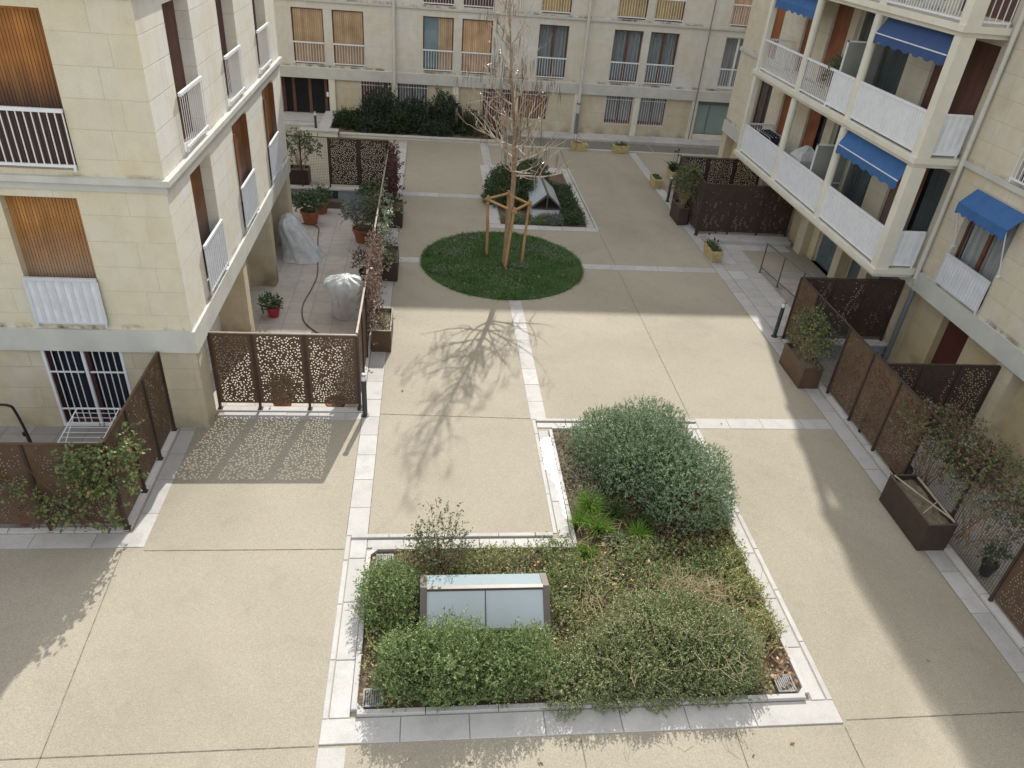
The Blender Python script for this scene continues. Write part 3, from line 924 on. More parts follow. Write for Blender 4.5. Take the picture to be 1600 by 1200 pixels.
def grille(f, parent, a, b, z0, z1, d, cross=(0.15,), step=0.11, name='grille', mat=None):
    m = f.mb()
    n = max(2, round((b - a) / step))
    for i in range(n + 1):
        u = a + (b - a) * i / n
        m.box(u - 0.007, u + 0.007, d - 0.007, d + 0.007, z0, z1)
    for c in cross:
        m.box(a, b, d - 0.010, d - 0.0072, z1 - c - 0.012, z1 - c + 0.012)
    return m.build(name, mat or M['white'], parent)

TOP = 15.0
ROOF = (TOP, TOP + 0.3)

# ---- left block -----------------------------------------------------------
LX, LY0, LY1 = -4.24, 12.20, 22.85
lb = thing('apartment_building', 'cream stone block with orange board shutters, nearest on the left', 'building', (-9, 17, 0))
fs = Facade('X', LY0, -1); fe = Facade('Y', LX, 1)
ops_s = [(-6.84, -5.66, 2.36, 4.66), (-7.0, -5.52, 5.12, 7.44), (-10.2, -8.9, 2.36, 4.66), (-10.4, -8.9, 5.12, 7.44)]
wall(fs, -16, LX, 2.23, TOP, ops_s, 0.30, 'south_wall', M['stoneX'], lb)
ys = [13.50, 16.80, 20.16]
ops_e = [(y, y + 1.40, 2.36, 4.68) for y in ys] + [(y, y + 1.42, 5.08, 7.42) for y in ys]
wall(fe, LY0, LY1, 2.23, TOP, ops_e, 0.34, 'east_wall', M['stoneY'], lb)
mb = MB(); mb.quad((-16, LY1, -0.6), (LX, LY1, -0.6), (LX, LY1, TOP), (-16, LY1, TOP)); mb.build('north_wall', M['stoneX'], lb)
mb = MB(); mb.quad((-16, LY0, -0.6), (-16, LY1, -0.6), (-16, LY1, TOP), (-16, LY0, TOP)); mb.build('west_wall', M['stoneY'], lb)
mb = MB(); mb.box(-16.2, LX + 0.2, LY0 - 0.2, LY1 + 0.2, *ROOF); mb.build('roof', M['band'], lb)
# ground floor: recessed wall and piers
ops_g = [(-6.98, -5.58, 0.03, 1.78)]
wall(Facade('X', LY0 + 0.05, -1), -16, LX - 0.02, -0.1, 1.79, ops_g, 0.3, 'ground_floor_wall', M['stoneGround'], lb)
RX = -4.95
fr = Facade('Y', RX, 1)
ops_r = [(13.9, 15.2, TZ + 0.1, 1.65), (17.15, 18.55, TZ + 0.1, 1.65), (20.3, 21.7, TZ + 0.1, 1.65)]
wall(fr, LY0 + 0.05, LY1, TZ - 0.1, 1.8, ops_r, 0.2, 'recessed_wall', M['stoneY'], lb)
for (y0, y1) in ((12.28, 12.75), (16.2, 16.55), (19.5, 19.85), (22.4, 22.85)):
    mb = MB(); mb.box(RX, LX - 0.01, y0, y1, TZ - 0.1, 1.80); mb.build('pier', M['stoneGround'], lb)
for (a, b, c, d) in ops_r:
    w = window(fr, lb, a, b, c, d, 0.14, 'glass', curtain='curtain', frame='white')
    grille(fr, w, a, b, c, d, 0.04, (0.05, 1.0), 0.10, 'grille', M['white'])
# floor band and ledge
mb = MB(); mb.box(-16, LX + 0.05, LY0 - 0.05, LY1 + 0.02, 1.79, 2.235); mb.build('floor_band', M['band'], lb)
mb = MB(); mb.box(-16, LX + 0.09, LY0 - 0.09, LY1 + 0.03, 4.93, 5.03); mb.box(-16, LX + 0.03, LY0 - 0.03, LY1 + 0.02, 4.80, 4.93)
mb.build('ledge', M['band'], lb)
mb = MB(); mb.box(-16, LX + 0.09, LY0 - 0.09, LY1 + 0.03, 7.68, 7.78); mb.build('ledge', M['band'], lb)
window(fs, lb, *ops_s[0], 0.16, 'shutter', 'woodS', 'panel', (2.30, 3.25), 0.05, 'woodS', step=0.145, board=0.05)
window(fs, lb, *ops_s[1], 0.16, 'shutter', 'woodSup', 'bars', (5.12, 6.07), 0.05, 'woodSup', step=0.115, board=0.05)
window(fs, lb, *ops_s[2], 0.16, 'shutter', 'woodS', 'panel', (2.30, 3.25), 0.05, 'woodS', step=0.145, board=0.05)
window(fs, lb, *ops_s[3], 0.16, 'shutter', 'woodSup', 'bars', (5.12, 6.07), 0.05, 'woodSup', step=0.115, board=0.05)
for i, y in enumerate(ys):
    window(fe, lb, y, y + 1.40, 2.36, 4.68, (0.22, 0.10, 0.09)[i], 'shutter', 'woodE' if i < 2 else 'woodO', 'panel', (2.30, 3.33), 0.045, 'woodE', step=0.14)
    window(fe, lb, y, y + 1.42, 5.08, 7.42, 0.24, 'shutter', 'woodPurple' if i else 'woodDark', 'bars', (5.10, 6.08), 0.045, 'woodDark', step=0.118, bw=0.0048)
# half-open shutter leaves on the lower row
for (y, dd) in ((16.82, 0.02), (20.20, 0.03)):

    mb = fe.mb(); mb.box(y + 1.30, y + 1.34, -0.10, dd, 2.5, 4.62); mb.build('shutter_leaf', M['woodE'], lb)
    mb = fe.mb(); mb.box(y + 0.01, y + 0.05, -0.09, dd + 0.01, 3.0, 4.5)
    mb.build('shutter_leaf', M['woodE'], lb)
# barred patio door
fg = Facade('X', LY0 + 0.05, -1)
w = window(fg, lb, -6.98, -5.58, 0.03, 1.78, 0.13, 'glass', frame='woodPurple', curtain='curtainDark')
m = fg.mb()
for (a, b) in ((-6.98, -6.285), (-6.275, -5.58)):
    m.box(a, a + (0.05 if a < -6.9 else 0.022), -0.03, 0.01, 0.03, 1.78); m.box(b - (0.022 if a < -6.9 else 0.05), b, -0.03, 0.01, 0.03, 1.78)
    m.box(a + 0.05, b - 0.05, -0.03, 0.01, 0.03, 0.09)
    for z in (0.42, 1.26): m.box(a + 0.05, b - 0.05, -0.024, 0.004, z, z + 0.025)
    for i in range(1, 5):
        u = a + 0.05 + (b - a - 0.1) * i / 5
        m.box(u - 0.008, u + 0.008, -0.018, -0.002, 0.09, 1.78)
m.box(-6.288, -6.272, -0.02, 0.014, 0.03, 1.78)
g = m.build('security_gate', M['white'], w)
# ---- far block ------------------------------------------------------------
BY = 36.3
bb = thing('apartment_building', 'long pale stone block closing the far end of the courtyard', 'building', (3, 40, 0))
fb = Facade('X', BY, -1)
cols = [(-6.05, 'A'), (-4.31, 'A'), (-0.35, 'B'), (1.39, 'C'), (4.86, 'D'), (8.31, 'D'), (10.01, 'D'), (13.6, 'E'), (-9.4, 'A'), (16.9, 'E')]
WW = 1.36
ops = [(x, x + WW, 2.33, 4.60) for x, k in cols] + [(x, x + WW, 5.06, 7.36) for x, k in cols]
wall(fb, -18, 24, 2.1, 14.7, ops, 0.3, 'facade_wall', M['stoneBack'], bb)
mb = MB(); mb.box(-18, 24, BY + 0.0, 46, 14.7, 15.0); mb.box(-18, 24, BY - 0.05, BY, 14.5, 15.0); mb.build('roof', M['band'], bb)
mb = MB(); mb.quad((-18, 46, -0.6), (24, 46, -0.6), (24, 46, 14.7), (-18, 46, 14.7)); mb.build('rear_wall', M['stoneBack'], bb)
mb = MB(); mb.quad((24, BY, -0.6), (24, 46, -0.6), (24, 46, 14.7), (24, BY, 14.7)); mb.build('end_wall', M['stoneBack'], bb)
mb = MB(); mb.box(-18, 24, BY - 0.06, BY + 0.3, 1.74, 2.19); mb.build('floor_band', M['band'], bb)
for z in (4.88, 7.62):
    mb = MB(); mb.box(-18, 24, BY - 0.07, BY + 0.05, z, z + 0.09); mb.build('ledge', M['band'], bb)
for x, k in cols:
    if k == 'A': window(fb, bb, x, x + WW, 2.33, 4.60, 0.10, 'shutter', 'woodB', 'bars', None, 0.04, 'redframe', step=0.125)
    elif k == 'B': window(fb, bb, x, x + WW, 2.33, 4.60, 0.10, 'half', 'woodB', 'bars', None, 0.04, 'redframe', 'curtainBlue', 0.125, 'glassBlue')
    elif k == 'C': window(fb, bb, x, x + WW, 2.33, 4.60, 0.10, 'shutter', 'woodP', 'bars', None, 0.04, 'redframe', step=0.125)
    elif k == 'D': window(fb, bb, x, x + WW, 2.33, 4.60, 0.16, 'glass', None, 'bars', None, 0.04, 'redframe', 'curtainBlue', 0.125)
    else: window(fb, bb, x, x + WW, 2.33, 4.60, 0.16, 'glass', None, 'bars', None, 0.04, 'white', 'curtain', 0.125)
    up = {'A': 'woodB', 'B': 'woodPurple', 'C': 'woodPurple', 'D': 'woodY', 'E': 'woodP'}[k]
    window(fb, bb, x, x + WW, 5.06, 7.36, 0.10, 'shutter', up, 'bars', None, 0.04, 'redframe', step=0.125)
# ground floor
gops = [(-6.75, -4.62, 0.0, 1.75), (-3.15, -1.79, 0.42, 1.73), (-1.50, -0.14, 0.42, 1.73), (2.46, 3.84, 0.46, 1.73), (4.14, 5.52, 0.46, 1.73),
        (8.36, 9.66, 0.46, 1.73), (10.04, 11.32, 0.46, 1.73), (12.92, 15.0, 0.18, 1.73)]
fbg = Facade('X', BY + 0.06, -1)
wall(fbg, -18, 24, -0.7, 1.76, gops, 0.35, 'ground_floor_wall', M['stoneGround'], bb)
for x in (-4.6, -1.77, 1.05, 3.87, 6.80, 9.72, 12.58, 15.2):
    mb = MB(); mb.box(x, x + 0.27, BY - 0.04, BY + 0.06, -0.6, 1.74); mb.build('pilaster', M['render'], bb)
gk = [None, ('shutter', 'redblind'), ('glass', None), ('shutter', 'redblind'), ('shutter', 'woodO'), ('glass', None), ('glass', None)]
for (a, b, c, d), k in list(zip(gops, gk))[1:]:
    w = window(fbg, bb, a, b, c, d, 0.14, k[0], k[1], frame='redframe', curtain='curtainBlue' if a < 0 else 'curtain')
    grille(fbg, w, a, b, c - 0.03, d, 0.03, (0.16, 1.30), 0.12)
a, b, c, d = gops[7]
m = fbg.mb(); m.box(a, b, -0.24, -0.12, d - 0.20, d); m.box(a, a + 0.03, -0.22, -0.13, c, d - 0.2); m.box(a + 0.62, a + 0.65, -0.22, -0.13, c, d - 0.2); m.box(b - 0.03, b, -0.22, -0.13, c, d - 0.2)
w = m.build('glazed_front', M['pipeGrey'], bb)
m = fbg.mb(); m.box(a + 0.03, a + 0.62, -0.20, -0.16, c, d - 0.2); m.box(a + 0.65, b - 0.03, -0.20, -0.16, c, d - 0.2); m.build('pane', M['frostGreen'], w)
m = fbg.mb(); m.box(a, b, -0.12, 0.03, -0.5, c); m.build('sill', M['render'], w)
# entrance doors
a, b, c, d = gops[0]
m = fbg.mb()
for u in (a, a + 0.45, a + 1.18, a + 1.90):
    m.box(u, u + 0.13, -0.34, -0.26, 0, d)
m.box(a, b, -0.33, -0.27, 0, 0.10); m.box(a, b, -0.33, -0.27, d - 0.1, d); w = m.build('entrance_door', M['woodDark'], bb)
m = fbg.mb(); m.box(a + 0.02, b, -0.305, -0.295, 0.1, d - 0.1); m.build('pane', M['glass'], w)
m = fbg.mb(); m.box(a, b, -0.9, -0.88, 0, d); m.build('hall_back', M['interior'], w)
m = fbg.mb(); m.box(b - 0.12, b - 0.02, -0.02, 0.0, 0.95, 1.15); m.build('notice', M['white'], w)
# downpipes
def dpipe(x, y, z0, z1, r, mat, parent):
    m = MB(); m.tube([(x, y, z0), (x, y, z1)], r, 10)
    m.tube([(x, y, z0 + 1.5), (x, y, z0 + 1.56)], r * 1.25, 10)
    return m.build('downpipe', M[mat], parent)
dpipe(-1.62, BY - 0.12, 1.55, 14.6, 0.07, 'pipe', bb)
dpipe(7.02, BY - 0.16, 0.9, 14.6, 0.07, 'pipe', bb); dpipe(7.02, BY - 0.16, -0.2, 0.9, 0.085, 'pipeGrey', bb)
dpipe(12.70, BY - 0.10, -0.2, 14.6, 0.03, 'pipeBrown', bb)
# ---- right block ----------------------------------------------------------
RWX, RY1 = 12.2, 30.7
rb = thing('apartment_building', 'cream stone block with white balconies and blue awnings on the right', 'building', (17, 17, 0))
fr_ = Facade('Y', RWX, -1)
rops = [(13.62, 15.22, 2.36, 4.55), (12.2, 14.3, 5.06, 7.36)]
bops = [(27.0, 28.3, 2.32, 4.6), (24.9, 26.0, 2.32, 4.6), (22.6, 23.9, 2.32, 4.6), (20.95, 22.1, 2.32, 4.6), (19.3, 20.8, 2.32, 4.6), (16.25, 18.4, 2.32, 4.6),
        (27.5, 28.5, 5.07, 7.35), (24.9, 25.8, 5.07, 7.35), (22.9, 24.0, 5.07, 7.35), (21.2, 22.5, 5.07, 7.35), (19.5, 21.0, 5.07, 7.35), (16.25, 18.4, 5.07, 7.35),
        (16.25, 18.2, 7.82, 10.1), (18.75, 20.0, 7.82, 10.1)]
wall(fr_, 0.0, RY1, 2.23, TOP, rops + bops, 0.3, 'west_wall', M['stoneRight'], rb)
mb = MB(); mb.quad((RWX, RY1, -0.6), (24, RY1, -0.6), (24, RY1, TOP), (RWX, RY1, TOP)); mb.build('north_wall', M['stoneBack'], rb)
mb = MB(); mb.quad((24, 0, -0.6), (24, RY1, -0.6), (24, RY1, TOP), (24, 0, TOP)); mb.build('east_wall', M['stoneBack'], rb)
mb = MB(); mb.quad((RWX, 0, -0.6), (24, 0, -0.6), (24, 0, TOP), (RWX, 0, TOP)); mb.build('south_wall', M['stoneBack'], rb)
mb = MB(); mb.box(RWX - 0.2, 24, -0.2, RY1 + 0.2, *ROOF); mb.build('roof', M['band'], rb)
mb = MB(); mb.box(RWX - 0.06, RWX + 0.4, 0, 15.98, 1.77, 2.235); mb.build('floor_band', M['band'], rb)
mb = MB(); mb.box(RWX - 0.06, RWX + 0.4, 26.28, RY1 + 0.02, 1.77, 2.235); mb.build('floor_band', M['band'], rb)
mb = MB(); mb.box(RWX - 0.08, RWX + 0.02, 0, 15.98, 4.90, 5.02); mb.build('ledge', M['band'], rb)
mb = MB(); mb.box(RWX - 0.08, RWX + 0.02, 26.28, RY1 + 0.02, 4.90, 5.02); mb.build('ledge', M['band'], rb)
# ground floor of the right block
GX = 12.55
fgr = Facade('Y', GX, -1)
gr_ops = [(13.95, 14.95, TZ, 1.76), (9.4, 10.6, TZ, 1.76), (17.0, 18.1, 0.0, 1.76), (18.5, 19.6, 0.0, 1.76), (20.0, 21.6, 0.0, 1.76)]
wall(fgr, 0, RY1, -0.6, 1.78, gr_ops, 0.35, 'ground_floor_wall', M['stoneGroundY'], rb)
mb = MB(); mb.box(12.14, 13, 15.98, 26.28, 1.775, 2.0); mb.build('soffit', M['render'], rb)
for (y0, y1, x0) in ((16.0, 16.5, 12.25), (12.0, 12.5, 12.2), (7.6, 8.1, 12.2), (18.12, 18.48, 12.3), (19.62, 19.98, 12.3), (22.0, 22.5, 12.3), (23.6, 23.9, 12.3), (26.1, 26.6, 12.3), (30.2, 30.7, 12.2)):
    mb = MB(); mb.box(x0, GX, y0, y1, -0.6, 1.77); mb.build('pier', M['stoneGround'], rb)
m = fgr.mb(); m.box(13.95, 14.95, -0.28, -0.2, TZ, 1.76); m.build('door', M['doorRed'], rb)
m = fgr.mb(); m.box(9.4, 10.6, -0.28, -0.2, TZ, 1.76); m.build('door', M['woodDark'], rb)
for (a, b) in ((17.0, 18.1), (18.5, 19.6), (20.0, 21.6)):
    m = fgr.mb(); m.box(a, a + 0.05, -0.2, -0.1, 0, 1.76); m.box(b - 0.05, b, -0.2, -0.1, 0, 1.76); m.box(a, b, -0.2, -0.1, 1.70, 1.76)
    w = m.build('glazed_front', M['pipe'], rb)
    m = fgr.mb(); m.box(a + 0.05, b - 0.05, -0.16, -0.13, 0.02, 1.70); m.build('pane', mat_plain('dim_glazing', (0.10, 0.125, 0.14), 0.15, var=0.35, scale=1.5, spec=0.6), w)
# windows of the near wall
window(fr_, rb, *rops[0], 0.16, 'glass', None, 'panel', (2.24, 3.05), 0.05, 'redframe', 'curtain', 0.105)
window(fr_, rb, *rops[1], 0.16, 'shutter', 'woodPurple', 'bars', (5.05, 6.0), 0.10, 'woodPurple', step=0.115)
# windows behind the balconies
bk = ['glass', 'shutter', 'half', 'frost', 'pane', 'half', 'shutter', 'shutter', 'shutter', 'frost', 'pane', 'shutter', 'shutter', 'glass']
bw = ['woodPurple', 'woodRed', 'woodRed', None, None, 'woodE', 'woodRed', 'woodRed', 'woodRed', None, None, 'woodDark', 'woodDark', None]
for o, k, wd in zip(bops, bk, bw):
    if k == 'frost': window(fr_, rb, *o, 0.12, 'glass', frame='pipe', curtain='curtainDim')
    elif k == 'glass': window(fr_, rb, *o, 0.12, 'glass', frame='redframe' if o[0] > 26 else 'pipe', curtain='curtainDim')
    elif k == 'pane': window(fr_, rb, *o, 0.10, 'pane', frame='pipe', curtain='curtainDim')
    elif k == 'half': window(fr_, rb, *o, 0.08, 'half', wd, frame='redframe', curtain='curtainDim', split=0.42)
    else: window(fr_, rb, *o, 0.08, 'shutter', wd, frame=wd)
# balconies
BX, BY0, BY1 = 11.02, 16.0, 26.2
fbal = Facade('Y', BX, -1)
fend = Facade('X', BY0, -1)
CY = [16.02, 19.55, 22.85, 25.98]
for lv, z in enumerate((2.0, 4.75, 7.5, 10.25, 13.0)):
    mb = MB()
    pts = [(BX, BY0), (RWX, BY0), (RWX, BY1), (BX, BY1)]
    mb.box(BX - 0.03, RWX, BY0 - 0.03, BY1 + 0.03, z + 0.10, z + 0.23)
    mb.box(BX + 0.06, RWX, BY0 + 0.06, BY1 - 0.06, z, z + 0.10)
    sl_ = mb.build('balcony', M['render'], rb)
    zf = z + 0.23
    zt = z + 2.75
    if lv < 4:
        for i, y in enumerate(CY):
            w_ = 0.34 if i == 0 else 0.2
            mb = MB()
            if i == 0: mb.box(BX + 0.02, BX + 0.36, y - 0.01, y + 0.24, zf, zt)
            elif i == 3: mb.box(BX + 0.02, BX + 0.2, y, y + 0.2, zf, zt)
            else: mb.tube([(BX + 0.11, y, zf), (BX + 0.11, y, zt)], 0.11, 16)
            mb.build('column', M['render'], sl_)
    kinds = (['panel', 'panel', 'panel'], ['panel', 'mixed', 'bars'], ['bars', 'bars', 'bars'])[min(lv, 2)]
    for i in range(3):
        a = CY[i] + (0.24 if i == 0 else 0.11); b = CY[i + 1] - (0.11 if i < 2 else 0.0)
        k = kinds[i]
        dd = -0.10
        if k == 'mixed':
            c = a + (b - a) * 0.42
            railing(fbal, sl_, a, c, zf, zf + 0.97, dd, 'panel', 0.115, M['white'])
            railing(fbal, sl_, c, b, zf, zf + 0.97, dd, 'bars', 0.12)
        else:
            railing(fbal, sl_, a, b, zf, zf + 0.97, dd, k, 0.115 if k == 'panel' else 0.12, M['white'])
    railing(fend, sl_, BX + 0.36, RWX - 0.14, zf, zf + 0.97, -0.10, 'panel' if lv < 2 else 'bars', 0.16, M['white'])
    railing(Facade('X', BY1, 1), sl_, BX + 0.2, RWX, zf, zf + 0.97, -0.06, 'bars', 0.095)
    # frosted privacy screen across the balcony
    if lv < 2:
        yy = 20.75
        mb = MB()
        mb.box(BX + 0.12, RWX - 0.02, yy - 0.02, yy + 0.02, zf + 0.05, zf + 0.09); mb.box(BX + 0.12, RWX - 0.02, yy - 0.02, yy + 0.02, zf + 1.70, zf + 1.74)
        mb.box(BX + 0.12, BX + 0.16, yy - 0.02, yy + 0.02, zf, zf + 1.74); mb.box(BX + 0.12, RWX - 0.02, yy - 0.02, yy + 0.02, zf + 0.62, zf + 0.65)
        sc = mb.build('privacy_screen', M['white'], sl_)
        mb = MB(); mb.box(BX + 0.16, RWX - 0.02, yy - 0.006, yy + 0.006, zf + 0.09, zf + 1.70); mb.build('screen_pane', M['frostGrey'], sl_)
# drainpipe at the corner of the balconies
mb = MB()
mb.tube([(RWX - 0.10, 15.88, 2.05), (RWX - 0.10, 15.88, 14.6)], 0.055, 12); mb.tube([(RWX - 0.10, 15.88, 2.05), (RWX + 0.0, 15.9, 1.85), (RWX + 0.0, 15.9, 1.72)], 0.055, 12)
mb.build('downpipe', M['pipe'], rb)
mb = MB(); mb.tube([(RWX + 0.0, 15.9, -0.35), (RWX + 0.0, 15.9, 1.74)], 0.065, 12); mb.build('downpipe', M['pipeGrey'], rb)
mb = MB(); mb.tube([(RWX - 0.05, 11.75, 2.2), (RWX - 0.05, 11.75, 14.6)], 0.035, 8); mb.build('downpipe', M['pipeGrey'], rb)
# awnings
def awning(u0, u1, d0, z0, d1, z1, drop, mat, braid=True, pos=RWX):
    f = Facade('Y', pos, -1)
    m = f.mb()
    n = 26
    m.quad((u0, d0, z0), (u1, d0, z0), (u1, d1, z1), (u0, d1, z1))
    t = 0.012
    m.quad((u0, d0, z0 - t), (u0, d1, z1 - t), (u1, d1, z1 - t), (u1, d0, z0 - t))
    for i in range(n):                              # scalloped valance
        a, b = u0 + (u1 - u0) * i / n, u0 + (u1 - u0) * (i + 1) / n
        wv = lambda i: 0.035 * (1 if (i % 4) in (1, 2) else -0.4)
        m.quad((a, d1 + 0.003, z1), (b, d1 + 0.003, z1), (b, d1 + 0.003, z1 - drop - wv(i + 1)), (a, d1 + 0.003, z1 - drop - wv(i)))
    o = m.build('awning', M[mat], rb)
    if braid:
        m = f.mb(); m.box(u0, u1, d1 - 0.004, d1 + 0.012, z1 - 0.012, z1 + 0.012); m.build('braid', M['awntrim'], o)
    return o
awning(16.32, 19.40, 0.92, 7.46, 1.13, 7.10, 0.20, 'awningDark')
awning(16.32, 19.42, 0.98, 4.72, 1.20, 4.34, 0.20, 'awning')
awning(23.0, 25.9, 0.92, 7.46, 1.12, 7.14, 0.20, 'awning', False)
aw = awning(13.45, 15.15, 0.04, 4.60, 0.36, 4.28, 0.20, 'awning', False)
m = fr_.mb()
for u in (13.48, 15.12):
    m = fr_.mb(); m.tube([(u, 0.05, 3.25), (u, 0.35, 4.26)], 0.012, 6); m.tube([(u, 0.02, 3.25), (u, 0.09, 3.25)], 0.03, 8)
    m.build('awning_arm', M['awntrim'], aw)
# things kept on the balconies
z1f = 2.24
t = thing('laundry_rack', 'dark clothes drying on a rack behind the leftmost first floor balcony panel', 'laundry', (11.55, 24.9, z1f))
m = MB()
for y in (24.3, 25.4):
    m.tube([(11.3, y, z1f), (11.8, y, z1f + 0.95)], 0.012, 6); m.tube([(11.8, y, z1f), (11.3, y, z1f + 0.95)], 0.012, 6)
for x in (11.3, 11.42, 11.55, 11.68, 11.8): m.tube([(x, 24.3, z1f + 0.95), (x, 25.4, z1f + 0.95)], 0.006, 5)
m.build('frame', M['white'], t)
m = MB()
for k in range(5):
    y = 24.4 + k * 0.2
    m.add([(11.38, y, z1f + 0.5), (11.72, y + 0.02, z1f + 0.48), (11.72, y, z1f + 0.99), (11.38, y, z1f + 0.99), (11.38, y + 0.12, z1f + 0.55), (11.72, y + 0.13, z1f + 0.53)], [(0, 1, 2, 3), (3, 2, 5, 4)])
m.build('clothes', M['curtainDark'], t)
t = thing('covered_crate', 'grey plastic sheet over a crate on the first floor balcony beside the frosted screen', 'cover', (11.6, 22.1, z1f))
m = MB()
r = np.random.default_rng(5)
vs, fs_ = [], []
for k, (s, h) in enumerate(((1.0, 0.0), (0.98, 0.5), (0.95, 0.95), (0.7, 1.12), (0.15, 1.3))):
    for i in range(16):
        a = 2 * PI * i / 16
        q = max(abs(math.cos(a)), abs(math.sin(a)))
        vs.append((11.6 + 0.36 * s * math.cos(a) / q + r.normal() * 0.012, 22.1 + 0.42 * s * math.sin(a) / q + r.normal() * 0.012, z1f + h + r.normal() * 0.015))
for k in range(4):
    for i in range(16): fs_.append((k * 16 + i, k * 16 + (i + 1) % 16, (k + 1) * 16 + (i + 1) % 16, (k + 1) * 16 + i))
fs_.append(tuple(64 + i for i in range(16)))
m.add(vs, fs_); m.build('plastic_sheet', M['plastic'], t)
# ------------------------------------------------------------------ perforated fences
PANEL_CACHE = {}
def perf_mesh(w, h, mat, dens=0.62, seed=3):
    """sheet with leaf-shaped holes laid in drooping sprays"""
    key = (round(w, 2), round(h, 2), mat, dens)
    if key in PANEL_CACHE: return PANEL_CACHE[key]
    r = np.random.default_rng(seed + len(PANEL_CACHE))
    leaves, grid = [], {}
    def free(pts):
        for (x, z) in pts:
            gx, gz = int(x / 0.05), int(z / 0.05)
            for a in range(gx - 1, gx + 2):
                for b in range(gz - 1, gz + 2):
                    for (u, v) in grid.get((a, b), ()):
                        if (u - x) ** 2 + (v - z) ** 2 < 0.0238 ** 2: return False
        return True
    def try_leaf(x, z, ang, ln, wd):
        c, s_ = math.cos(ang), math.sin(ang)
        axis = [(x + c * ln * t, z + s_ * ln * t) for t in (-0.4, 0.0, 0.4)]
        if not (0.075 < x < w - 0.075 and 0.05 < z < h - 0.05): return False
        if not all(0.02 < p[0] < w - 0.02 and 0.02 < p[1] < h - 0.02 for p in axis) or not free(axis): return False
        for p in axis: grid.setdefault((int(p[0] / 0.05), int(p[1] / 0.05)), []).append(p)
        leaves.append([(x + c * ln * t - s_ * wd * q, z + s_ * ln * t + c * wd * q) for t, q in ((-0.5, 0), (-0.18, -0.46), (0.22, -0.42), (0.5, 0), (0.22, 0.42), (-0.18, 0.46))])
        return True
    for k in range(int(60 * w * h * dens)):                       # sprays
        x, z = r.uniform(0, w), r.uniform(0.1, h)
        a = -PI / 2 + r.normal() * 0.5
        sd = 1
        for q in range(r.integers(5, 11)):
            x += math.cos(a) * 0.034; z += math.sin(a) * 0.034; a += r.normal() * 0.12
            sd = -sd
            if r.uniform() < 0.85: try_leaf(x + sd * 0.02 * math.sin(a), z - sd * 0.02 * math.cos(a), a + sd * 0.75, r.uniform(0.043, 0.058), r.uniform(0.021, 0.028))
    for k in range(int(900 * w * h * dens ** 2)):
        try_leaf(r.uniform(0, w), r.uniform(0, h), r.uniform(0, PI), r.uniform(0.036, 0.055), r.uniform(0.022, 0.029))
    from mathutils.geometry import delaunay_2d_cdt
    vs = [(0, 0), (w, 0), (w, h), (0, h)]
    faces = [[0, 1, 2, 3]]
    for lf in leaves:
        faces.append(list(range(len(vs), len(vs) + 6))); vs.extend(lf)
    ov, oe, of, _, _, fo = delaunay_2d_cdt([Vector(p) for p in vs], [], faces, 0, 1e-6)
    keep = [f for f, o in zip(of, fo) if list(o) == [0]]
    me = bpy.data.meshes.new('panel')
    me.from_pydata([(p.x, 0, p.y) for p in ov], [], [tuple(f) for f in keep])
    me.materials.append(M[mat])
    PANEL_CACHE[key] = me
    return me

def fence(label, a, b, spans, z0=0.17, z1=1.80, zp=0.02, mat='corten', post='cortenDark', group='perforated brown metal fences', rail=None, dens=0.62, name='fence', bend=True):
    """spans: list of (kind, length) from a towards b; kinds perf, mesh, none"""
    a, b = Vector(a), Vector(b)
    d = b - a
    ang = math.atan2(d.y, d.x)
    t = thing(name, label, 'fence', (a.x, a.y, 0), group, ang)
    x = 0.0
    tot = sum(s[1] for s in spans)
    k = d.length / tot
    pos = [0.0]
    for kind, ln in spans:
        ln *= k
        if kind == 'perf':
            o = bpy.data.objects.new('panel', perf_mesh(ln - 0.03, z1 - z0, mat, dens))
            COL.objects.link(o); o.parent = t; o.location = (x + 0.015, 0, z0)
            sm = o.modifiers.new('sheet', 'SOLIDIFY'); sm.thickness = 0.004; sm.offset = 0
        elif kind == 'mesh':
            m = MB()
            n = int((ln - 0.04) / 0.055)
            for i in range(n + 1):
                u = x + 0.02 + (ln - 0.04) * i / n
                m.box(u - 0.0022, u + 0.0022, -0.0022, 0.0022, z0, z1)
            n = int((z1 - z0) / 0.055)
            for i in range(n + 1):
                z = z0 + (z1 - z0) * i / n
                m.box(x + 0.02, x + ln - 0.02, 0.0026, 0.0066, z - 0.0022, z + 0.0022)
            m.build('wire_mesh', M['wireDark'], t, local=True)
        x += ln
        pos.append(x)
    for u in pos:
        m = MB(); m.box(u - 0.022, u + 0.022, -0.03, 0.03, zp, z1 + 0.012); m.box(u - 0.05, u + 0.05, -0.05, 0.05, zp, zp + 0.014)
        m.build('post', M[post], t, local=True)
    m = MB(); m.box(0.0, x, -0.02, 0.02, z1 + 0.013, z1 + 0.034); m.build('top_rail', M[rail or mat], t, local=True)
    return t

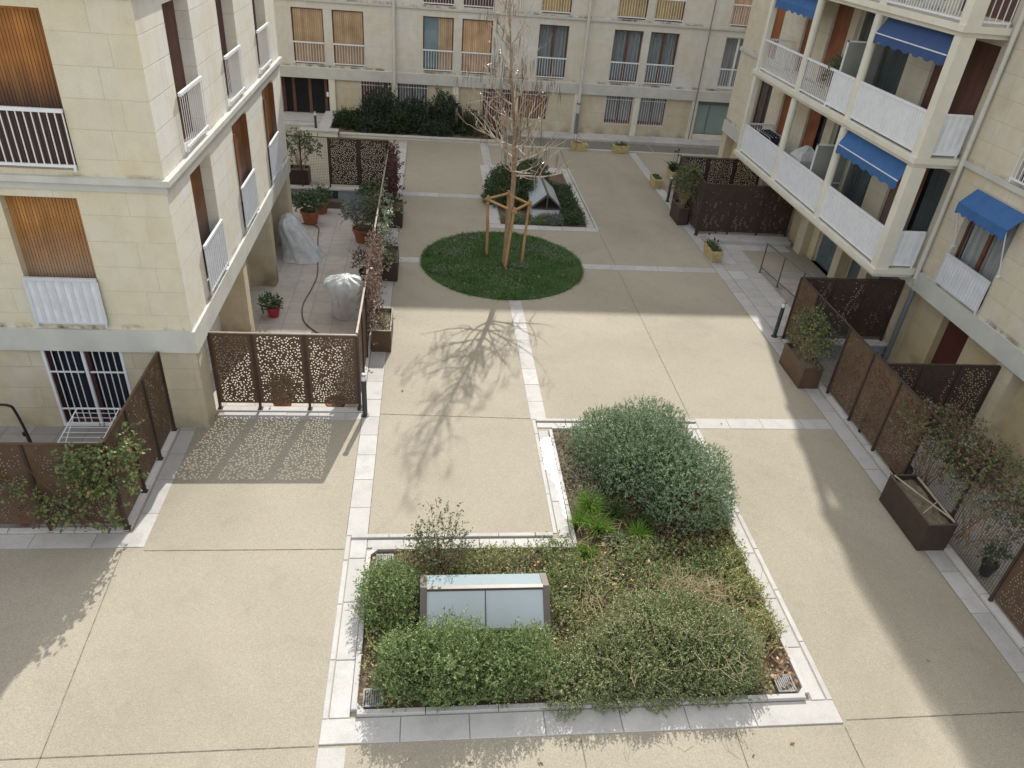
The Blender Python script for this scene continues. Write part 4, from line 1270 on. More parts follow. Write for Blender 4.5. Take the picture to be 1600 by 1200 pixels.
P = 'perf'; W = 'mesh'
fence('three-panel brown leaf-cut fence casting a dappled shadow beside the left block pillar', (-4.20, 12.88), (-1.38, 12.88), [(P, 0.80), (P, 1.0), (P, 1.02)], rail='railtop', dens=0.80, zp=0.03)
fence('long brown fence with climbers and a glint-pale top rail along the sunken terrace', (-1.38, 12.95), (-1.38, 26.45),
      [(P, 1.0), (P, 1.0), (W, 1.45), (W, 1.45), (P, 1.0), (W, 1.4), (W, 1.4), (P, 1.0), (W, 1.4), (W, 1.3), (P, 1.1)], rail='railtop')
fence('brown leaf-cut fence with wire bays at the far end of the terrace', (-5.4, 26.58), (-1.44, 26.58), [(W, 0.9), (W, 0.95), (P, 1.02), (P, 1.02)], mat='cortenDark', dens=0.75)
fence('shaded brown fence at the lower left overgrown by a leafy climber', (-9.6, 9.40), (-4.90, 9.40), [(P, 1.1)] * 4, mat='corten', dens=0.30)
fence('brown three-panel fence running back from the ivy corner to the left block', (-4.90, 9.43), (-4.90, 12.12), [(P, 0.92)] * 3, dens=0.25, zp=0.03)
fence('long brown fence with planters in its wire gaps along the right side', (9.38, 16.28), (9.38, 3.2),
      [(P, 0.95), (W, 1.62), (P, 1.05), (P, 1.05), (P, 1.05), (W, 1.42), (W, 1.42), (P, 1.05), (P, 1.05), (P, 1.05), (P, 1.05)], rail='cortenDark', dens=0.38, zp=0.05)
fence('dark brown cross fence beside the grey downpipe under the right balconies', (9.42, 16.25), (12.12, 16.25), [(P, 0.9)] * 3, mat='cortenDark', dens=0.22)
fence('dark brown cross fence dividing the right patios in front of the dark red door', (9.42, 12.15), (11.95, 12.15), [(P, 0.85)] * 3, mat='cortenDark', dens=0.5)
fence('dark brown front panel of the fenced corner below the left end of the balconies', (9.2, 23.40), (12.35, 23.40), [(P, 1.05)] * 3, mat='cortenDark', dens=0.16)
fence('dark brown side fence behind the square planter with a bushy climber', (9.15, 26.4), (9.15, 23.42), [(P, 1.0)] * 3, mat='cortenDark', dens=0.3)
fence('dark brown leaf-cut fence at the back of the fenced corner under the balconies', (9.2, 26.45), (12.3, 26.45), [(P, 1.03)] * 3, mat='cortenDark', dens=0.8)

# low wall of the terrace under its far fence, sides of the terrace and of the patios
t = thing('retaining_wall', 'blue grey retaining wall at the far end of the sunken terrace', 'wall', (-3.5, 26.5, TZ))
mb = MB(); mb.box(TX0, TX1, 26.45, 26.62, TZ - 0.1, -0.005); mb.build('wall_face', M['bluewall'], t)
mb = MB(); mb.bbox(TX0, TX1, 26.40, 26.72, -0.004, 0.05); mb.build('coping', M['slab'], t)
mb = MB(); mb.box(-3.95, -3.25, 26.445, 26.449, -0.32, -0.02); mb.build('dark_patch', M['darkmetal'], t)  # thin dark rectangle on the wall face below the coping
o = tag(MB().box(TX1 - 0.02, TX1 + 0.02, TY0, 26.4, TZ - 0.1, -0.06).build('retaining_wall', M['render']), 'low cream wall under the long terrace fence', 'wall')
o = tag(MB().box(TX0, TX1, TY0 - 0.08, TY0 - 0.001, TZ - 0.1, -0.06).build('retaining_wall', M['render']), 'low cream wall under the three-panel leaf-cut fence', 'wall')
o = tag(MB().box(PX0 - 0.04, PX0 + 0.02, PY0, 16.05, TZ - 0.1, -0.31).build('retaining_wall', M['render']), 'low cream wall under the long right fence', 'wall')
t = thing('retaining_wall', 'short blue grey wall below the cross fence beside the downpipe', 'wall', (11, 16.15, TZ))
mb = MB(); mb.box(9.5, 12.4, 16.06, 16.2, TZ - 0.1, -0.02); mb.build('wall_face', M['bluewall'], t)
mb = MB(); mb.bbox(9.5, 12.4, 16.03, 16.33, -0.016, 0.045); mb.build('coping', M['slab'], t)

# ------------------------------------------------------------------ entrance, ramp and handrail on the right
mb = MB()
mb.add([(10.42, 20.6, 0.0), (12.5, 20.6, 0.0), (12.5, 17.6, 0.32), (10.42, 17.6, 0.32), (10.42, 20.6, -0.3), (12.5, 20.6, -0.3), (12.5, 17.6, -0.3), (10.42, 17.6, -0.3)],
       [(0, 1, 2, 3), (0, 3, 7, 4), (3, 2, 6, 7), (1, 5, 6, 2)])
mb.box(10.42, 12.5, 16.42, 17.598, -0.3, 0.318)
struct(mb, 'ramp', M['patio'])
tag(MB().bbox(9.45, 12.3, 22.72, 23.25, -0.1, 0.14).build('step', M['kerb']), kind='structure')
t = thing('handrail', 'dark metal handrail beside the ramp to the glazed entrance', 'railing', (10.36, 18.6, 0))
m = MB()
def rz(y): return 0.02 + (20.5 - y) / 3.0 * 0.32
m.tube([(10.36, 20.5, rz(20.5) + 0.95), (10.36, 16.5, rz(17.6) + 1.02)], 0.024, 8); m.tube([(10.36, 20.5, rz(20.5) + 0.16), (10.36, 16.5, rz(17.6) + 0.2)], 0.018, 8)
m.build('rail', M['frameBrown'], t)
for y in (20.5, 19.2, 17.9, 16.6):
    z = rz(max(y, 17.6))
    m = MB(); m.tube([(10.36, y, z - 0.02), (10.36, y, z + 0.94)], 0.022, 8); m.lathe([(0.05, 0), (0.05, 0.015)], (10.36, y, z - 0.02), 10); m.build('post', M['frameBrown'], t)

# ------------------------------------------------------------------ bollard lamps
def bollard(x, y, label, h=1.04, lean=0.0):
    t = thing('bollard_lamp', label, 'bollard', (x, y, 0), 'grey bollard lamps around the courtyard')
    m = MB(); m.lathe([(0.085, 0), (0.085, 0.02), (0.052, 0.022), (0.052, h - 0.16)], (x, y, 0), 16); m.build('post', M['darkmetal'], t, smooth=False)
    m = MB(); m.lathe([(0.046, h - 0.159), (0.046, h - 0.04)], (x, y, 0), 16); m.build('lamp_lens', M['lampdiff'], t)
    m = MB(); m.lathe([(0.056, h - 0.039), (0.056, h - 0.012), (0.03, h)], (x, y, 0), 16); m.build('cap', M['wire'], t)
bollard(-1.26, 12.70, 'grey bollard lamp at the sunlit corner of the three-panel leaf-cut fence')
bollard(9.2, 16.42, 'grey bollard lamp at the far corner of the long right fence')
bollard(9.06, 26.75, 'dark bollard lamp behind the square planter near the fenced corner')
bollard(-1.2, 26.60, 'dark bollard lamp at the far corner of the terrace fence')
bollard(-4.86, 33.2, 'slim dark bollard lamp beside the entrance steps of the far block')

# ------------------------------------------------------------------ planters
def box_planter(x0, x1, y0, y1, h, label, mat='corten', soil='soilpale', group='brown steel planters along the fences', z=0.012, boards=False):
    t = thing('planter', label, 'planter', ((x0 + x1) / 2, (y0 + y1) / 2, z), group)
    m = MB(); e = 0.03
    m.box(x0, x1, y0, y0 + e, z, z + h); m.box(x0, x1, y1 - e, y1, z, z + h); m.box(x0, x0 + e, y0 + e, y1 - e, z, z + h); m.box(x1 - e, x1, y0 + e, y1 - e, z, z + h)
    m.build('shell', M[mat], t)
    m = MB(); m.box(x0 - 0.004, x1 + 0.004, y0 - 0.004, y0 + 0.028, z + h + 0.001, z + h + 0.012); m.box(x0 - 0.004, x1 + 0.004, y1 - 0.028, y1 + 0.004, z + h + 0.001, z + h + 0.012)
    m.box(x0 - 0.004, x0 + 0.028, y0 + 0.029, y1 - 0.029, z + h + 0.001, z + h + 0.012); m.box(x1 - 0.028, x1 + 0.004, y0 + 0.029, y1 - 0.029, z + h + 0.001, z + h + 0.012)
    m.build('rim', M['frameBrown'], t)
    m = MB(); bm = m
    r = np.random.default_rng(int(abs(x0 * 100 + y0 * 10)))
    nx, ny = 6, 12
    vs = [(x0 + e + (x1 - x0 - 2 * e) * i / nx, y0 + e + (y1 - y0 - 2 * e) * j / ny, z + h - 0.10 + r.uniform(-0.02, 0.02)) for j in range(ny + 1) for i in range(nx + 1)]
    m.add(vs, [(j * (nx + 1) + i, j * (nx + 1) + i + 1, (j + 1) * (nx + 1) + i + 1, (j + 1) * (nx + 1) + i) for j in range(ny) for i in range(nx)])
    m.build('soil', M[soil], t)
    if boards:
        m = MB(); m.tube([(x0 + 0.05, y1 - 0.05, z + h + 0.03), (x1 - 0.05, y0 + 0.1, z + h + 0.03)], 0.016, 6); m.tube([(x1 - 0.04, y1 - 0.1, z + h + 0.025), (x1 - 0.05, y0 + 0.05, z + h + 0.025)], 0.02, 6)
        m.tube([(x0 + 0.1, y0 + 0.35, z + h - 0.05), (x1 - 0.08, y0 + 0.55, z + h + 0.05)], 0.012, 6)
        m.build('stake', M['oldcane'], t)
    return t
box_planter(-1.29, -0.84, 15.26, 16.42, 0.56, 'brown steel planter half in sun, nearest beside the terrace fence')
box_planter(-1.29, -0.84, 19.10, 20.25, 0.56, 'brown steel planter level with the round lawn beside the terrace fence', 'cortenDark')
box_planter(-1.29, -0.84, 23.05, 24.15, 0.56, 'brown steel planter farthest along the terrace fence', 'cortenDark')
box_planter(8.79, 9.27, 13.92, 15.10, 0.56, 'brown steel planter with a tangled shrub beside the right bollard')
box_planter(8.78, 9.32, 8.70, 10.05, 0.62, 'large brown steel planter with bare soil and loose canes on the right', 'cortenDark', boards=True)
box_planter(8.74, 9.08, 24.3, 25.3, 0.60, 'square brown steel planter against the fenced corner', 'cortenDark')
box_planter(-5.0, -4.3, 26.75, 27.35, 0.55, 'dark steel planter on the plaza edge behind the terrace wire fence', 'cortenDark')

def trough(cx, cy, lx, ly, label, h=0.36, plant=None):
    t = thing('stone_trough', label, 'planter', (cx, cy, 0.01), 'yellow stone troughs')
    m = MB(); z = 0.014; b = 0.82
    ox, oy = lx / 2, ly / 2
    def ring(s, zz): return [(cx - ox * s, cy - oy * s, zz), (cx + ox * s, cy - oy * s, zz), (cx + ox * s, cy + oy * s, zz), (cx - ox * s, cy + oy * s, zz)]
    vs = ring(b, z) + ring(0.95, z + h * 0.8) + ring(1.0, z + h * 0.82) + ring(1.0, z + h) + ring(0.82, z + h) + ring(0.78, z + h - 0.07)
    fs = [(3, 2, 1, 0), (20, 21, 22, 23)]
    for k in range(5):
        for i in range(4): fs.append((k * 4 + i, k * 4 + (i + 1) % 4, (k + 1) * 4 + (i + 1) % 4, (k + 1) * 4 + i))
    m.add(vs, fs); m.build('basin', M['trough'], t)
    m = MB(); m.quad(*[(p[0], p[1], z + h - 0.06) for p in ring(0.79, 0)]); m.build('soil', M['soil'], t)
    return t
trough(9.12, 21.55, 0.36, 0.95, 'yellow stone trough of green tulip leaves near the ramp')
trough(9.05, 28.55, 0.36, 0.85, 'yellow stone trough near the plaza edge with low green plants')
trough(10.05, 29.6, 0.42, 0.8, 'yellow stone trough with tall dark irises behind the fenced corner')
trough(8.55, 33.0, 0.72, 0.34, 'pale stone trough at the lane edge, right of the tree', 0.34)
trough(6.62, 33.05, 0.72, 0.34, 'pale stone trough at the lane edge, behind the hanging seed pods', 0.34)

def tulip_leaves(cx, cy, lx, ly, z, n, h, mat, label, name='potted_plant', w=0.016, stalks=0):
    t = thing(name, label, 'plant', (cx, cy, z))
    c = np.stack([cx + RNG.uniform(-1, 1, n) * lx, cy + RNG.uniform(-1, 1, n) * ly, np.full(n, z)], 1)
    d = unit(np.array([0, 0, 1.0]) + RNG.normal(scale=0.35, size=(n, 3)))
    V, Fq = blade_arrays(c, d, h * RNG.uniform(0.6, 1.2, n), w, 0.8)
    mesh_np('leaves', V, Fq, M[mat], t)
    if stalks:
        m = MB()
        for k in range(stalks):
            x, y = cx + RNG.uniform(-1, 1) * lx, cy + RNG.uniform(-1, 1) * ly
            hh = h * RNG.uniform(1.3, 1.7)
            m.tube([(x, y, z), (x + 0.01, y, z + hh)], 0.006, 5); m.lathe([(0.005, 0), (0.035, 0.03), (0.03, 0.07), (0.004, 0.09)], (x + 0.01, y, z + hh - 0.02), 8)
        m.build('flower_stalk', M['L_hedge'], t)
    return t
tulip_leaves(9.12, 21.55, 0.13, 0.40, 0.30, 170, 0.24, 'L_pot', 'green tulip leaves in the stone trough near the ramp', stalks=4)
tulip_leaves(9.05, 28.55, 0.13, 0.35, 0.30, 150, 0.15, 'L_pot', 'low green plants in the stone trough near the plaza edge')
tulip_leaves(10.05, 29.6, 0.15, 0.32, 0.30, 130, 0.50, 'L_hedge2', 'tall dark irises in the trough behind the fenced corner', w=0.02, stalks=6)
tulip_leaves(8.55, 33.0, 0.28, 0.1, 0.28, 60, 0.30, 'L_pot', 'sparse green leaves in the trough at the lane edge right of the tree')
tulip_leaves(6.62, 33.05, 0.28, 0.1, 0.28, 60, 0.16, 'L_brown', 'withered leaves in the trough behind the seed pods')

def pot(cx, cy, r, h, z, label, mat='terracotta', soil='soil'):
    t = thing('flower_pot', label, 'pot', (cx, cy, z), 'round pots on the terrace')
    m = MB(); m.lathe([(r * 0.66, 0), (r * 0.93, h * 0.82), (r * 1.02, h * 0.83), (r * 1.02, h), (r * 0.90, h), (r * 0.86, h - 0.07)], (cx, cy, z + 0.002), 24); m.build('bowl', M[mat], t, smooth=False)
    m = MB(); m.lathe([(r * 0.86, h - 0.062), (r * 0.4, h - 0.05), (0.01, h - 0.045)], (cx, cy, z + 0.002), 20); m.build('soil', M[soil], t)
    return t
pot(-3.95, 24.35, 0.32, 0.46, TZ, 'large terracotta pot with an evergreen near the cornered terrace wall')
pot(-3.72, 25.35, 0.28, 0.42, TZ, 'smaller terracotta pot tucked behind the large one by the terrace wall')
pot(-2.12, 22.95, 0.31, 0.46, TZ, 'terracotta pot with a silvery lavender by the terrace fence')
pot(-1.80, 20.1, 0.20, 0.3, TZ, 'small dark pot half hidden under the red climber', 'blackpot')
pot(-4.02, 17.75, 0.19, 0.30, TZ, 'bright red plastic pot beside the sunlit pier', 'redpot')
pot(10.1, 8.45, 0.14, 0.30, TZ + 0.1, 'small black pot behind the right wire fence', 'blackpot')
pot(9.75, 9.55, 0.24, 0.42, TZ + 0.1, 'terracotta pot of the climber behind the large right planter')
pot(9.78, 11.0, 0.22, 0.40, TZ + 0.1, 'black pot of the russet climber behind the right wire fence', 'blackpot')
pot(-3.1, 13.55, 0.24, 0.32, TZ + 0.0, 'terracotta bowl just behind the leaf-cut fence')
pot(-1.95, 13.4, 0.22, 0.34, TZ + 0.0, 'orange terracotta pot behind the right panel of the leaf-cut fence')
t = thing('wooden_crate', 'grey wooden window box on the terrace under the far wall', 'planter', (-3.35, 25.95, TZ))
m = MB(); m.box(-3.72, -3.0, 25.8, 26.1, TZ + 0.005, TZ + 0.24); m.build('trough', M['frameBrown'], t)
m = MB(); m.box(-3.70, -3.02, 25.82, 26.08, TZ + 0.241, TZ + 0.25); m.build('soil', M['soil'], t)

# ------------------------------------------------------------------ plastic covers, hose, rack
def loft(rings, mat, parent, name):
    m = MB(); n = len(rings[0]); vs, fs = [], []
    for r_ in rings: vs.extend(r_)
    for k in range(len(rings) - 1):
        for i in range(n):
            j = (i + 1) % n
            fs.append((k * n + i, k * n + j, (k + 1) * n + j, (k + 1) * n + i))
    fs.append(tuple((len(rings) - 1) * n + i for i in range(n)))
    m.add(vs, fs)
    o = m.build(name, M[mat], parent, smooth=True)
    s = o.modifiers.new('soft', 'SUBSURF'); s.levels = 1; s.render_levels = 2
    tx = bpy.data.textures.get('crinkle') or bpy.data.textures.new('crinkle', 'CLOUDS')
    tx.noise_scale = 0.20; tx.noise_depth = 3; tx.noise_type = 'SOFT_NOISE'
    dm = o.modifiers.new('crinkle', 'DISPLACE'); dm.texture = tx; dm.strength = 0.075; dm.mid_level = 0.4; dm.texture_coords = 'LOCAL'
    return o
def folds(i, n, amp, ph): return amp * (math.sin(i * 2 * PI / n * 7 + ph) + 0.6 * math.sin(i * 2 * PI / n * 11 + 2 * ph))
t = thing('plastic_cover', 'translucent plastic sheet over something leaning on the terrace wall', 'cover', (-3.95, 21.6, TZ))
rings = []
n = 36
for k, (cx, cy, ax, ay, z) in enumerate(((-3.80, 21.65, 0.62, 0.62, 0.0), (-3.84, 21.68, 0.55, 0.56, 0.10), (-3.92, 21.72, 0.47, 0.52, 0.32), (-4.05, 21.78, 0.38, 0.50, 0.62), (-4.18, 21.82, 0.30, 0.48, 0.92), (-4.25, 21.85, 0.22, 0.44, 1.08), (-4.27, 21.86, 0.10, 0.30, 1.16), (-4.27, 21.86, 0.02, 0.05, 1.17))):
    rg = []
    for i in range(n):
        a = 2 * PI * i / n
        s = 1 + folds(i, n, 0.05 if k < 6 else 0.02, k * 0.35)
        q = (abs(math.cos(a)) ** 3 + abs(math.sin(a)) ** 3) ** (-1 / 3)
        rg.append((cx + ax * s * q * math.cos(a), cy + ay * s * q * math.sin(a), TZ + 0.01 + z + (0.03 * math.sin(i * 1.3 + k) if 0 < k < 6 else 0)))
    rings.append(rg)
loft(rings, 'plastic', t, 'plastic_sheet')
t = thing('plastic_cover', 'shiny crumpled plastic bag wrapped round a plant on the sunlit terrace', 'cover', (-2.15, 17.9, TZ))
rings = []
for k, (ax, ay, z) in enumerate(((0.36, 0.34, 0.0), (0.42, 0.38, 0.10), (0.40, 0.38, 0.35), (0.44, 0.42, 0.62), (0.50, 0.46, 0.84), (0.50, 0.42, 0.98), (0.34, 0.28, 1.08), (0.14, 0.12, 1.14), (0.03, 0.03, 1.15))):
    rg = []
    for i in range(n):
        a = 2 * PI * i / n
        s = 1 + folds(i, n, 0.06, k * 0.5) + (0.28 * max(0, math.cos(a - 2.9)) ** 6 if k in (4, 5) else 0)
        rg.append((-2.12 + ax * s * math.cos(a), 17.9 + ay * s * math.sin(a), TZ + 0.01 + z + (0.045 * math.sin(i * 1.7 + k * 2) if 0 < k < 7 else 0)))
    rings.append(rg)
loft(rings, 'plastic', t, 'plastic_sheet')
t = thing('flower_pot', 'dark pot half seen through the shiny crumpled plastic', 'pot', (-2.12, 17.9, TZ))
m = MB(); m.lathe([(0.18, 0), (0.25, 0.34), (0.26, 0.36), (0.2, 0.36)], (-2.12, 17.9, TZ + 0.02), 18); m.build('bowl', M['terracotta'], t)
m = MB(); m.tube([(-2.12, 17.9, TZ + 0.3), (-2.1, 17.9, TZ + 1.05)], 0.02, 6)
for a in range(9): m.tube([(-2.12, 17.9, TZ + 0.4 + a * 0.06), (-2.12 + 0.3 * math.cos(a * 2.4), 17.9 + 0.28 * math.sin(a * 2.4), TZ + 0.7 + a * 0.05)], [0.01, 0.004], 5)
m.build('stem', M['stem'], t)
m = MB()
hp = [(-4.6, 24.25, TZ + 0.03), (-3.72, 24.05, TZ + 0.03), (-3.55, 23.0, TZ + 0.025), (-3.36, 21.45, TZ + 0.025), (-3.22, 20.3, TZ + 0.025), (-3.26, 19.4, TZ + 0.025), (-3.36, 18.4, TZ + 0.025), (-3.22, 17.5, TZ + 0.025), (-2.86, 16.95, TZ + 0.025), (-2.55, 16.6, TZ + 0.025), (-2.3, 15.6, TZ + 0.025), (-2.6, 14.2, TZ + 0.025)]
def smooth_path(p, n=6):
    P_ = [Vector(q) for q in p]; out = []
    for i in range(len(P_) - 1):
        p0, p1, p2, p3 = P_[max(0, i - 1)], P_[i], P_[i + 1], P_[min(len(P_) - 1, i + 2)]
        for k in range(n):
            s = k / n
            out.append(0.5 * ((2 * p1) + (p2 - p0) * s + (2 * p0 - 5 * p1 + 4 * p2 - p3) * s * s + (3 * p1 - p0 - 3 * p2 + p3) * s ** 3))
    out.append(P_[-1]); return out
m.tube(smooth_path(hp), 0.016, 8)
tag(m.build('garden_hose', M['hose'], smooth=True), 'brown garden hose snaking over the terrace tiles', 'hose')
m = MB(); m.tube(smooth_path([(-0.83, 7.24, 0.10), (-0.82, 7.20, 0.02), (-0.78, 7.05, 0.06), (-0.66, 6.88, 0.10), (-0.45, 6.82, 0.08)]), 0.016, 8)
tag(m.build('garden_hose', M['trough'], smooth=True), 'short yellow hose end beside the left kerb of the near planting bed', 'hose')
# clothes airer
t = thing('clothes_airer', 'white wire clothes airer in front of the barred patio door', 'airer', (-6.0, 11.2, 0))
m = MB()
def bar(a, b, r=0.011): m.tube([a, b], r, 6)
A_ = [(-6.42, 10.55, 0.62), (-5.70, 10.55, 0.62), (-5.50, 11.45, 1.02), (-6.22, 11.45, 1.02)]
for i in range(4): bar(A_[i], A_[(i + 1) % 4])
bar((-6.40, 10.75, 0.70), (-6.15, 11.6, 0.02)); bar((-5.68, 10.75, 0.70), (-5.43, 11.6, 0.02)); bar((-6.24, 11.3, 0.95), (-6.50, 10.5, 0.02)); bar((-5.52, 11.3, 0.95), (-5.78, 10.5, 0.02))
m.build('frame', M['white'], t)
m = MB()
for k in range(1, 10):
    s = k / 10
    lerp = lambda p, q: tuple(p[i] + (q[i] - p[i]) * s for i in range(3))
    m.tube([lerp(A_[0], A_[3]), lerp(A_[1], A_[2])], 0.005, 5)
m.build('wires', M['white'], t)
t = thing('garden_swing', 'black bent tube frame of a swing seat at the left edge of the patio', 'swing', (-7.6, 11.3, 0))
m = MB()
m.tube(smooth_path([(-8.6, 11.4, 1.12), (-7.6, 11.4, 1.12), (-7.32, 11.4, 1.10), (-7.25, 11.4, 0.98), (-7.12, 11.3, 0.55), (-6.95, 11.1, 0.02)], 5), 0.024, 8); m.tube([(-7.18, 11.36, 0.52), (-7.25, 11.5, 0.02)], 0.02, 8)
m.tube([(-8.6, 11.4, 1.12), (-8.75, 11.3, 0.02)], 0.024, 8)
m.build('tube_frame', M['blackmetal'], t)
m = MB(); m.lathe([(0.045, 0), (0.045, 0.06)], (-7.17, 11.33, 0.5), 10); m.build('clamp', M['blackmetal'], t)
t = thing('bucket', 'red plastic tub glimpsed under the overgrown lower left fence', 'bucket', (-6.55, 9.7, 0))
m = MB(); m.lathe([(0.16, 0), (0.2, 0.16), (0.215, 0.165), (0.215, 0.18), (0.19, 0.18), (0.18, 0.05)], (-6.55, 9.7, 0.002), 18); m.build('tub', M['redpot'], t)

# ------------------------------------------------------------------ skylights and drains
t = thing('skylight', 'wide frosted glass skylight with brown frame in the near planting bed', 'skylight', (0.92, 7.5, 0))
x0, x1 = -0.05, 1.90
yf, yr, yb = 7.08, 7.58, 7.93
zf_, zr_, zb_ = 0.17, 0.56, 0.45
m = MB(); m.box(x0 + 0.03, x1 - 0.03, yf + 0.04, yb - 0.02, -0.05, 0.14); m.build('upstand', M['frameBrown'], t)
m = MB()
def slope_bar(u0, u1, p, q, th):
    (ya, za), (yb_, zb2) = p, q
    m.hull8([(u0, ya, za - th), (u1, ya, za - th), (u1, yb_, zb2 - th), (u0, yb_, zb2 - th)], [(u0, ya, za), (u1, ya, za), (u1, yb_, zb2), (u0, yb_, zb2)])
fr0, rg0, bk0 = (yf, zf_), (yr, zr_), (yb, zb_)
for (u0, u1) in ((x0, x0 + 0.10), (x1 - 0.10, x1)):
    slope_bar(u0, u1, fr0, rg0, 0.06); slope_bar(u0, u1, (yr + 0.001, zr_), bk0, 0.06)
m.box(x0 + 0.10, x1 - 0.10, yr - 0.035, yr + 0.03, zr_ - 0.075, zr_ + 0.004)
mid = (x0 + x1) / 2
slope_bar(mid - 0.010, mid + 0.010, (yf + 0.02, zf_ + 0.02), (yr - 0.04, zr_ - 0.055), 0.05)
m.box(x0 + 0.1, x1 - 0.1, yf - 0.0, yf + 0.05, zf_ - 0.05, zf_ + 0.012)
for u in (x0 + 0.02, x1 - 0.06):
    m.add([(u, yf + 0.03, 0.10), (u, yb - 0.02, 0.10), (u, yb - 0.02, zb_ - 0.05), (u, yr, zr_ - 0.05), (u, yf + 0.03, zf_ - 0.02), (u + 0.04, yf + 0.03, 0.10), (u + 0.04, yb - 0.02, 0.10), (u + 0.04, yb - 0.02, zb_ - 0.05), (u + 0.04, yr, zr_ - 0.05), (u + 0.04, yf + 0.03, zf_ - 0.02)],
          [(4, 3, 2, 1, 0), (5, 6, 7, 8, 9), (0, 1, 6, 5), (1, 2, 7, 6), (2, 3, 8, 7), (3, 4, 9, 8), (4, 0, 5, 9)])
m.build('frame', M['frameBrown'], t)
def glass_slab(u0, u1, p, q, name, mat, off=0.02):
    mm = MB(); (ya, za), (yb_, zb2) = p, q
    mm.hull8([(u0, ya, za - off - 0.012), (u1, ya, za - off - 0.012), (u1, yb_, zb2 - off - 0.012), (u0, yb_, zb2 - off - 0.012)], [(u0, ya, za - off), (u1, ya, za - off), (u1, yb_, zb2 - off), (u0, yb_, zb2 - off)])
    return mm.build(name, M[mat], t)
glass_slab(x0 + 0.1, mid - 0.008, (yf + 0.03, zf_ + 0.03), (yr - 0.02, zr_ - 0.02), 'pane', 'frost')
glass_slab(mid + 0.008, x1 - 0.1, (yf + 0.03, zf_ + 0.03), (yr - 0.02, zr_ - 0.02), 'pane', 'frost')
glass_slab(x0 + 0.1, x1 - 0.1, (yr + 0.02, zr_ - 0.01), (yb, zb_), 'pane', 'frostWhite', 0.012)

t = thing('skylight', 'gabled glass skylight on a white base behind the young tree', 'skylight', (4.05, 25, 0))
X0, X1, Y0_, Y1_ = 3.50, 4.52, 24.15, 26.3
XM = (X0 + X1) / 2
m = MB(); m.box(X0 + 0.05, X1 - 0.05, Y0_ + 0.05, Y1_ - 0.05, -0.05, 0.42); m.build('upstand', M['white'], t)
m = MB(); ze, zrd = 0.46, 0.98
m.box(X0, X1, Y0_, Y1_, 0.421, ze)
for y in (Y0_, Y1_ - 0.06):
    for xa in (X0, X1):
        m.hull8([(xa, y, ze - 0.0), (xa, y + 0.06, ze), (XM, y + 0.06, zrd - 0.07), (XM, y, zrd - 0.07)], [(xa, y, ze + 0.06), (xa, y + 0.06, ze + 0.06), (XM, y + 0.06, zrd), (XM, y, zrd)])
m.box(XM - 0.03, XM + 0.03, Y0_ + 0.06, Y1_ - 0.06, zrd - 0.06, zrd + 0.006)
m.box(XM - 0.02, XM + 0.02, Y0_ + 0.01, Y0_ + 0.05, ze, zrd - 0.07)
m.build('frame', M['frameBrown'], t)
for xa in (X0, X1):
    mm = MB(); mm.hull8([(xa, Y0_ + 0.06, ze + 0.012), (xa, Y1_ - 0.06, ze + 0.012), (XM, Y1_ - 0.06, zrd - 0.04), (XM, Y0_ + 0.06, zrd - 0.04)], [(xa, Y0_ + 0.06, ze + 0.03), (xa, Y1_ - 0.06, ze + 0.03), (XM, Y1_ - 0.06, zrd - 0.02), (XM, Y0_ + 0.06, zrd - 0.02)])
    mm.build('pane', M['frost'], t)
mm = MB(); mm.add([(X0 + 0.05, Y0_ + 0.03, ze + 0.02), (X1 - 0.05, Y0_ + 0.03, ze + 0.02), (XM, Y0_ + 0.03, zrd - 0.06)], [(0, 1, 2)]); mm.build('gable_pane', M['glass'], t)

def drain(x, y, label, w=0.28, l=0.28):
    t = thing('drain_grate', label, 'drain', (x, y, 0.02), 'metal drain grates in the near planting bed')
    m = MB(); z = 0.045
    m.box(x - w / 2, x - w / 2 + 0.025, y - l / 2, y + l / 2, z - 0.03, z); m.box(x + w / 2 - 0.025, x + w / 2, y - l / 2, y + l / 2, z - 0.03, z)
    m.box(x - w / 2 + 0.025, x + w / 2 - 0.025, y - l / 2, y - l / 2 + 0.025, z - 0.03, z); m.box(x - w / 2 + 0.025, x + w / 2 - 0.025, y + l / 2 - 0.025, y + l / 2, z - 0.03, z)
    for i in range(7):
        u = x - w / 2 + 0.05 + i * (w - 0.1) / 6
        m.box(u - 0.011, u + 0.011, y - l / 2 + 0.025, y + l / 2 - 0.025, z - 0.025, z - 0.003)
    m.build('grate', M['grate'], t)
    m = MB(); m.box(x - w / 2 + 0.02, x + w / 2 - 0.02, y - l / 2 + 0.02, y + l / 2 - 0.02, z - 0.045, z - 0.035); m.build('pit', M['interior'], t)
drain(-0.64, 8.62, 'metal drain grate in the back left corner of the near bed')
drain(-0.66, 6.14, 'metal drain grate in the front left corner of the near bed')
drain(5.22, 6.14, 'metal drain grate in the front right corner of the near bed')

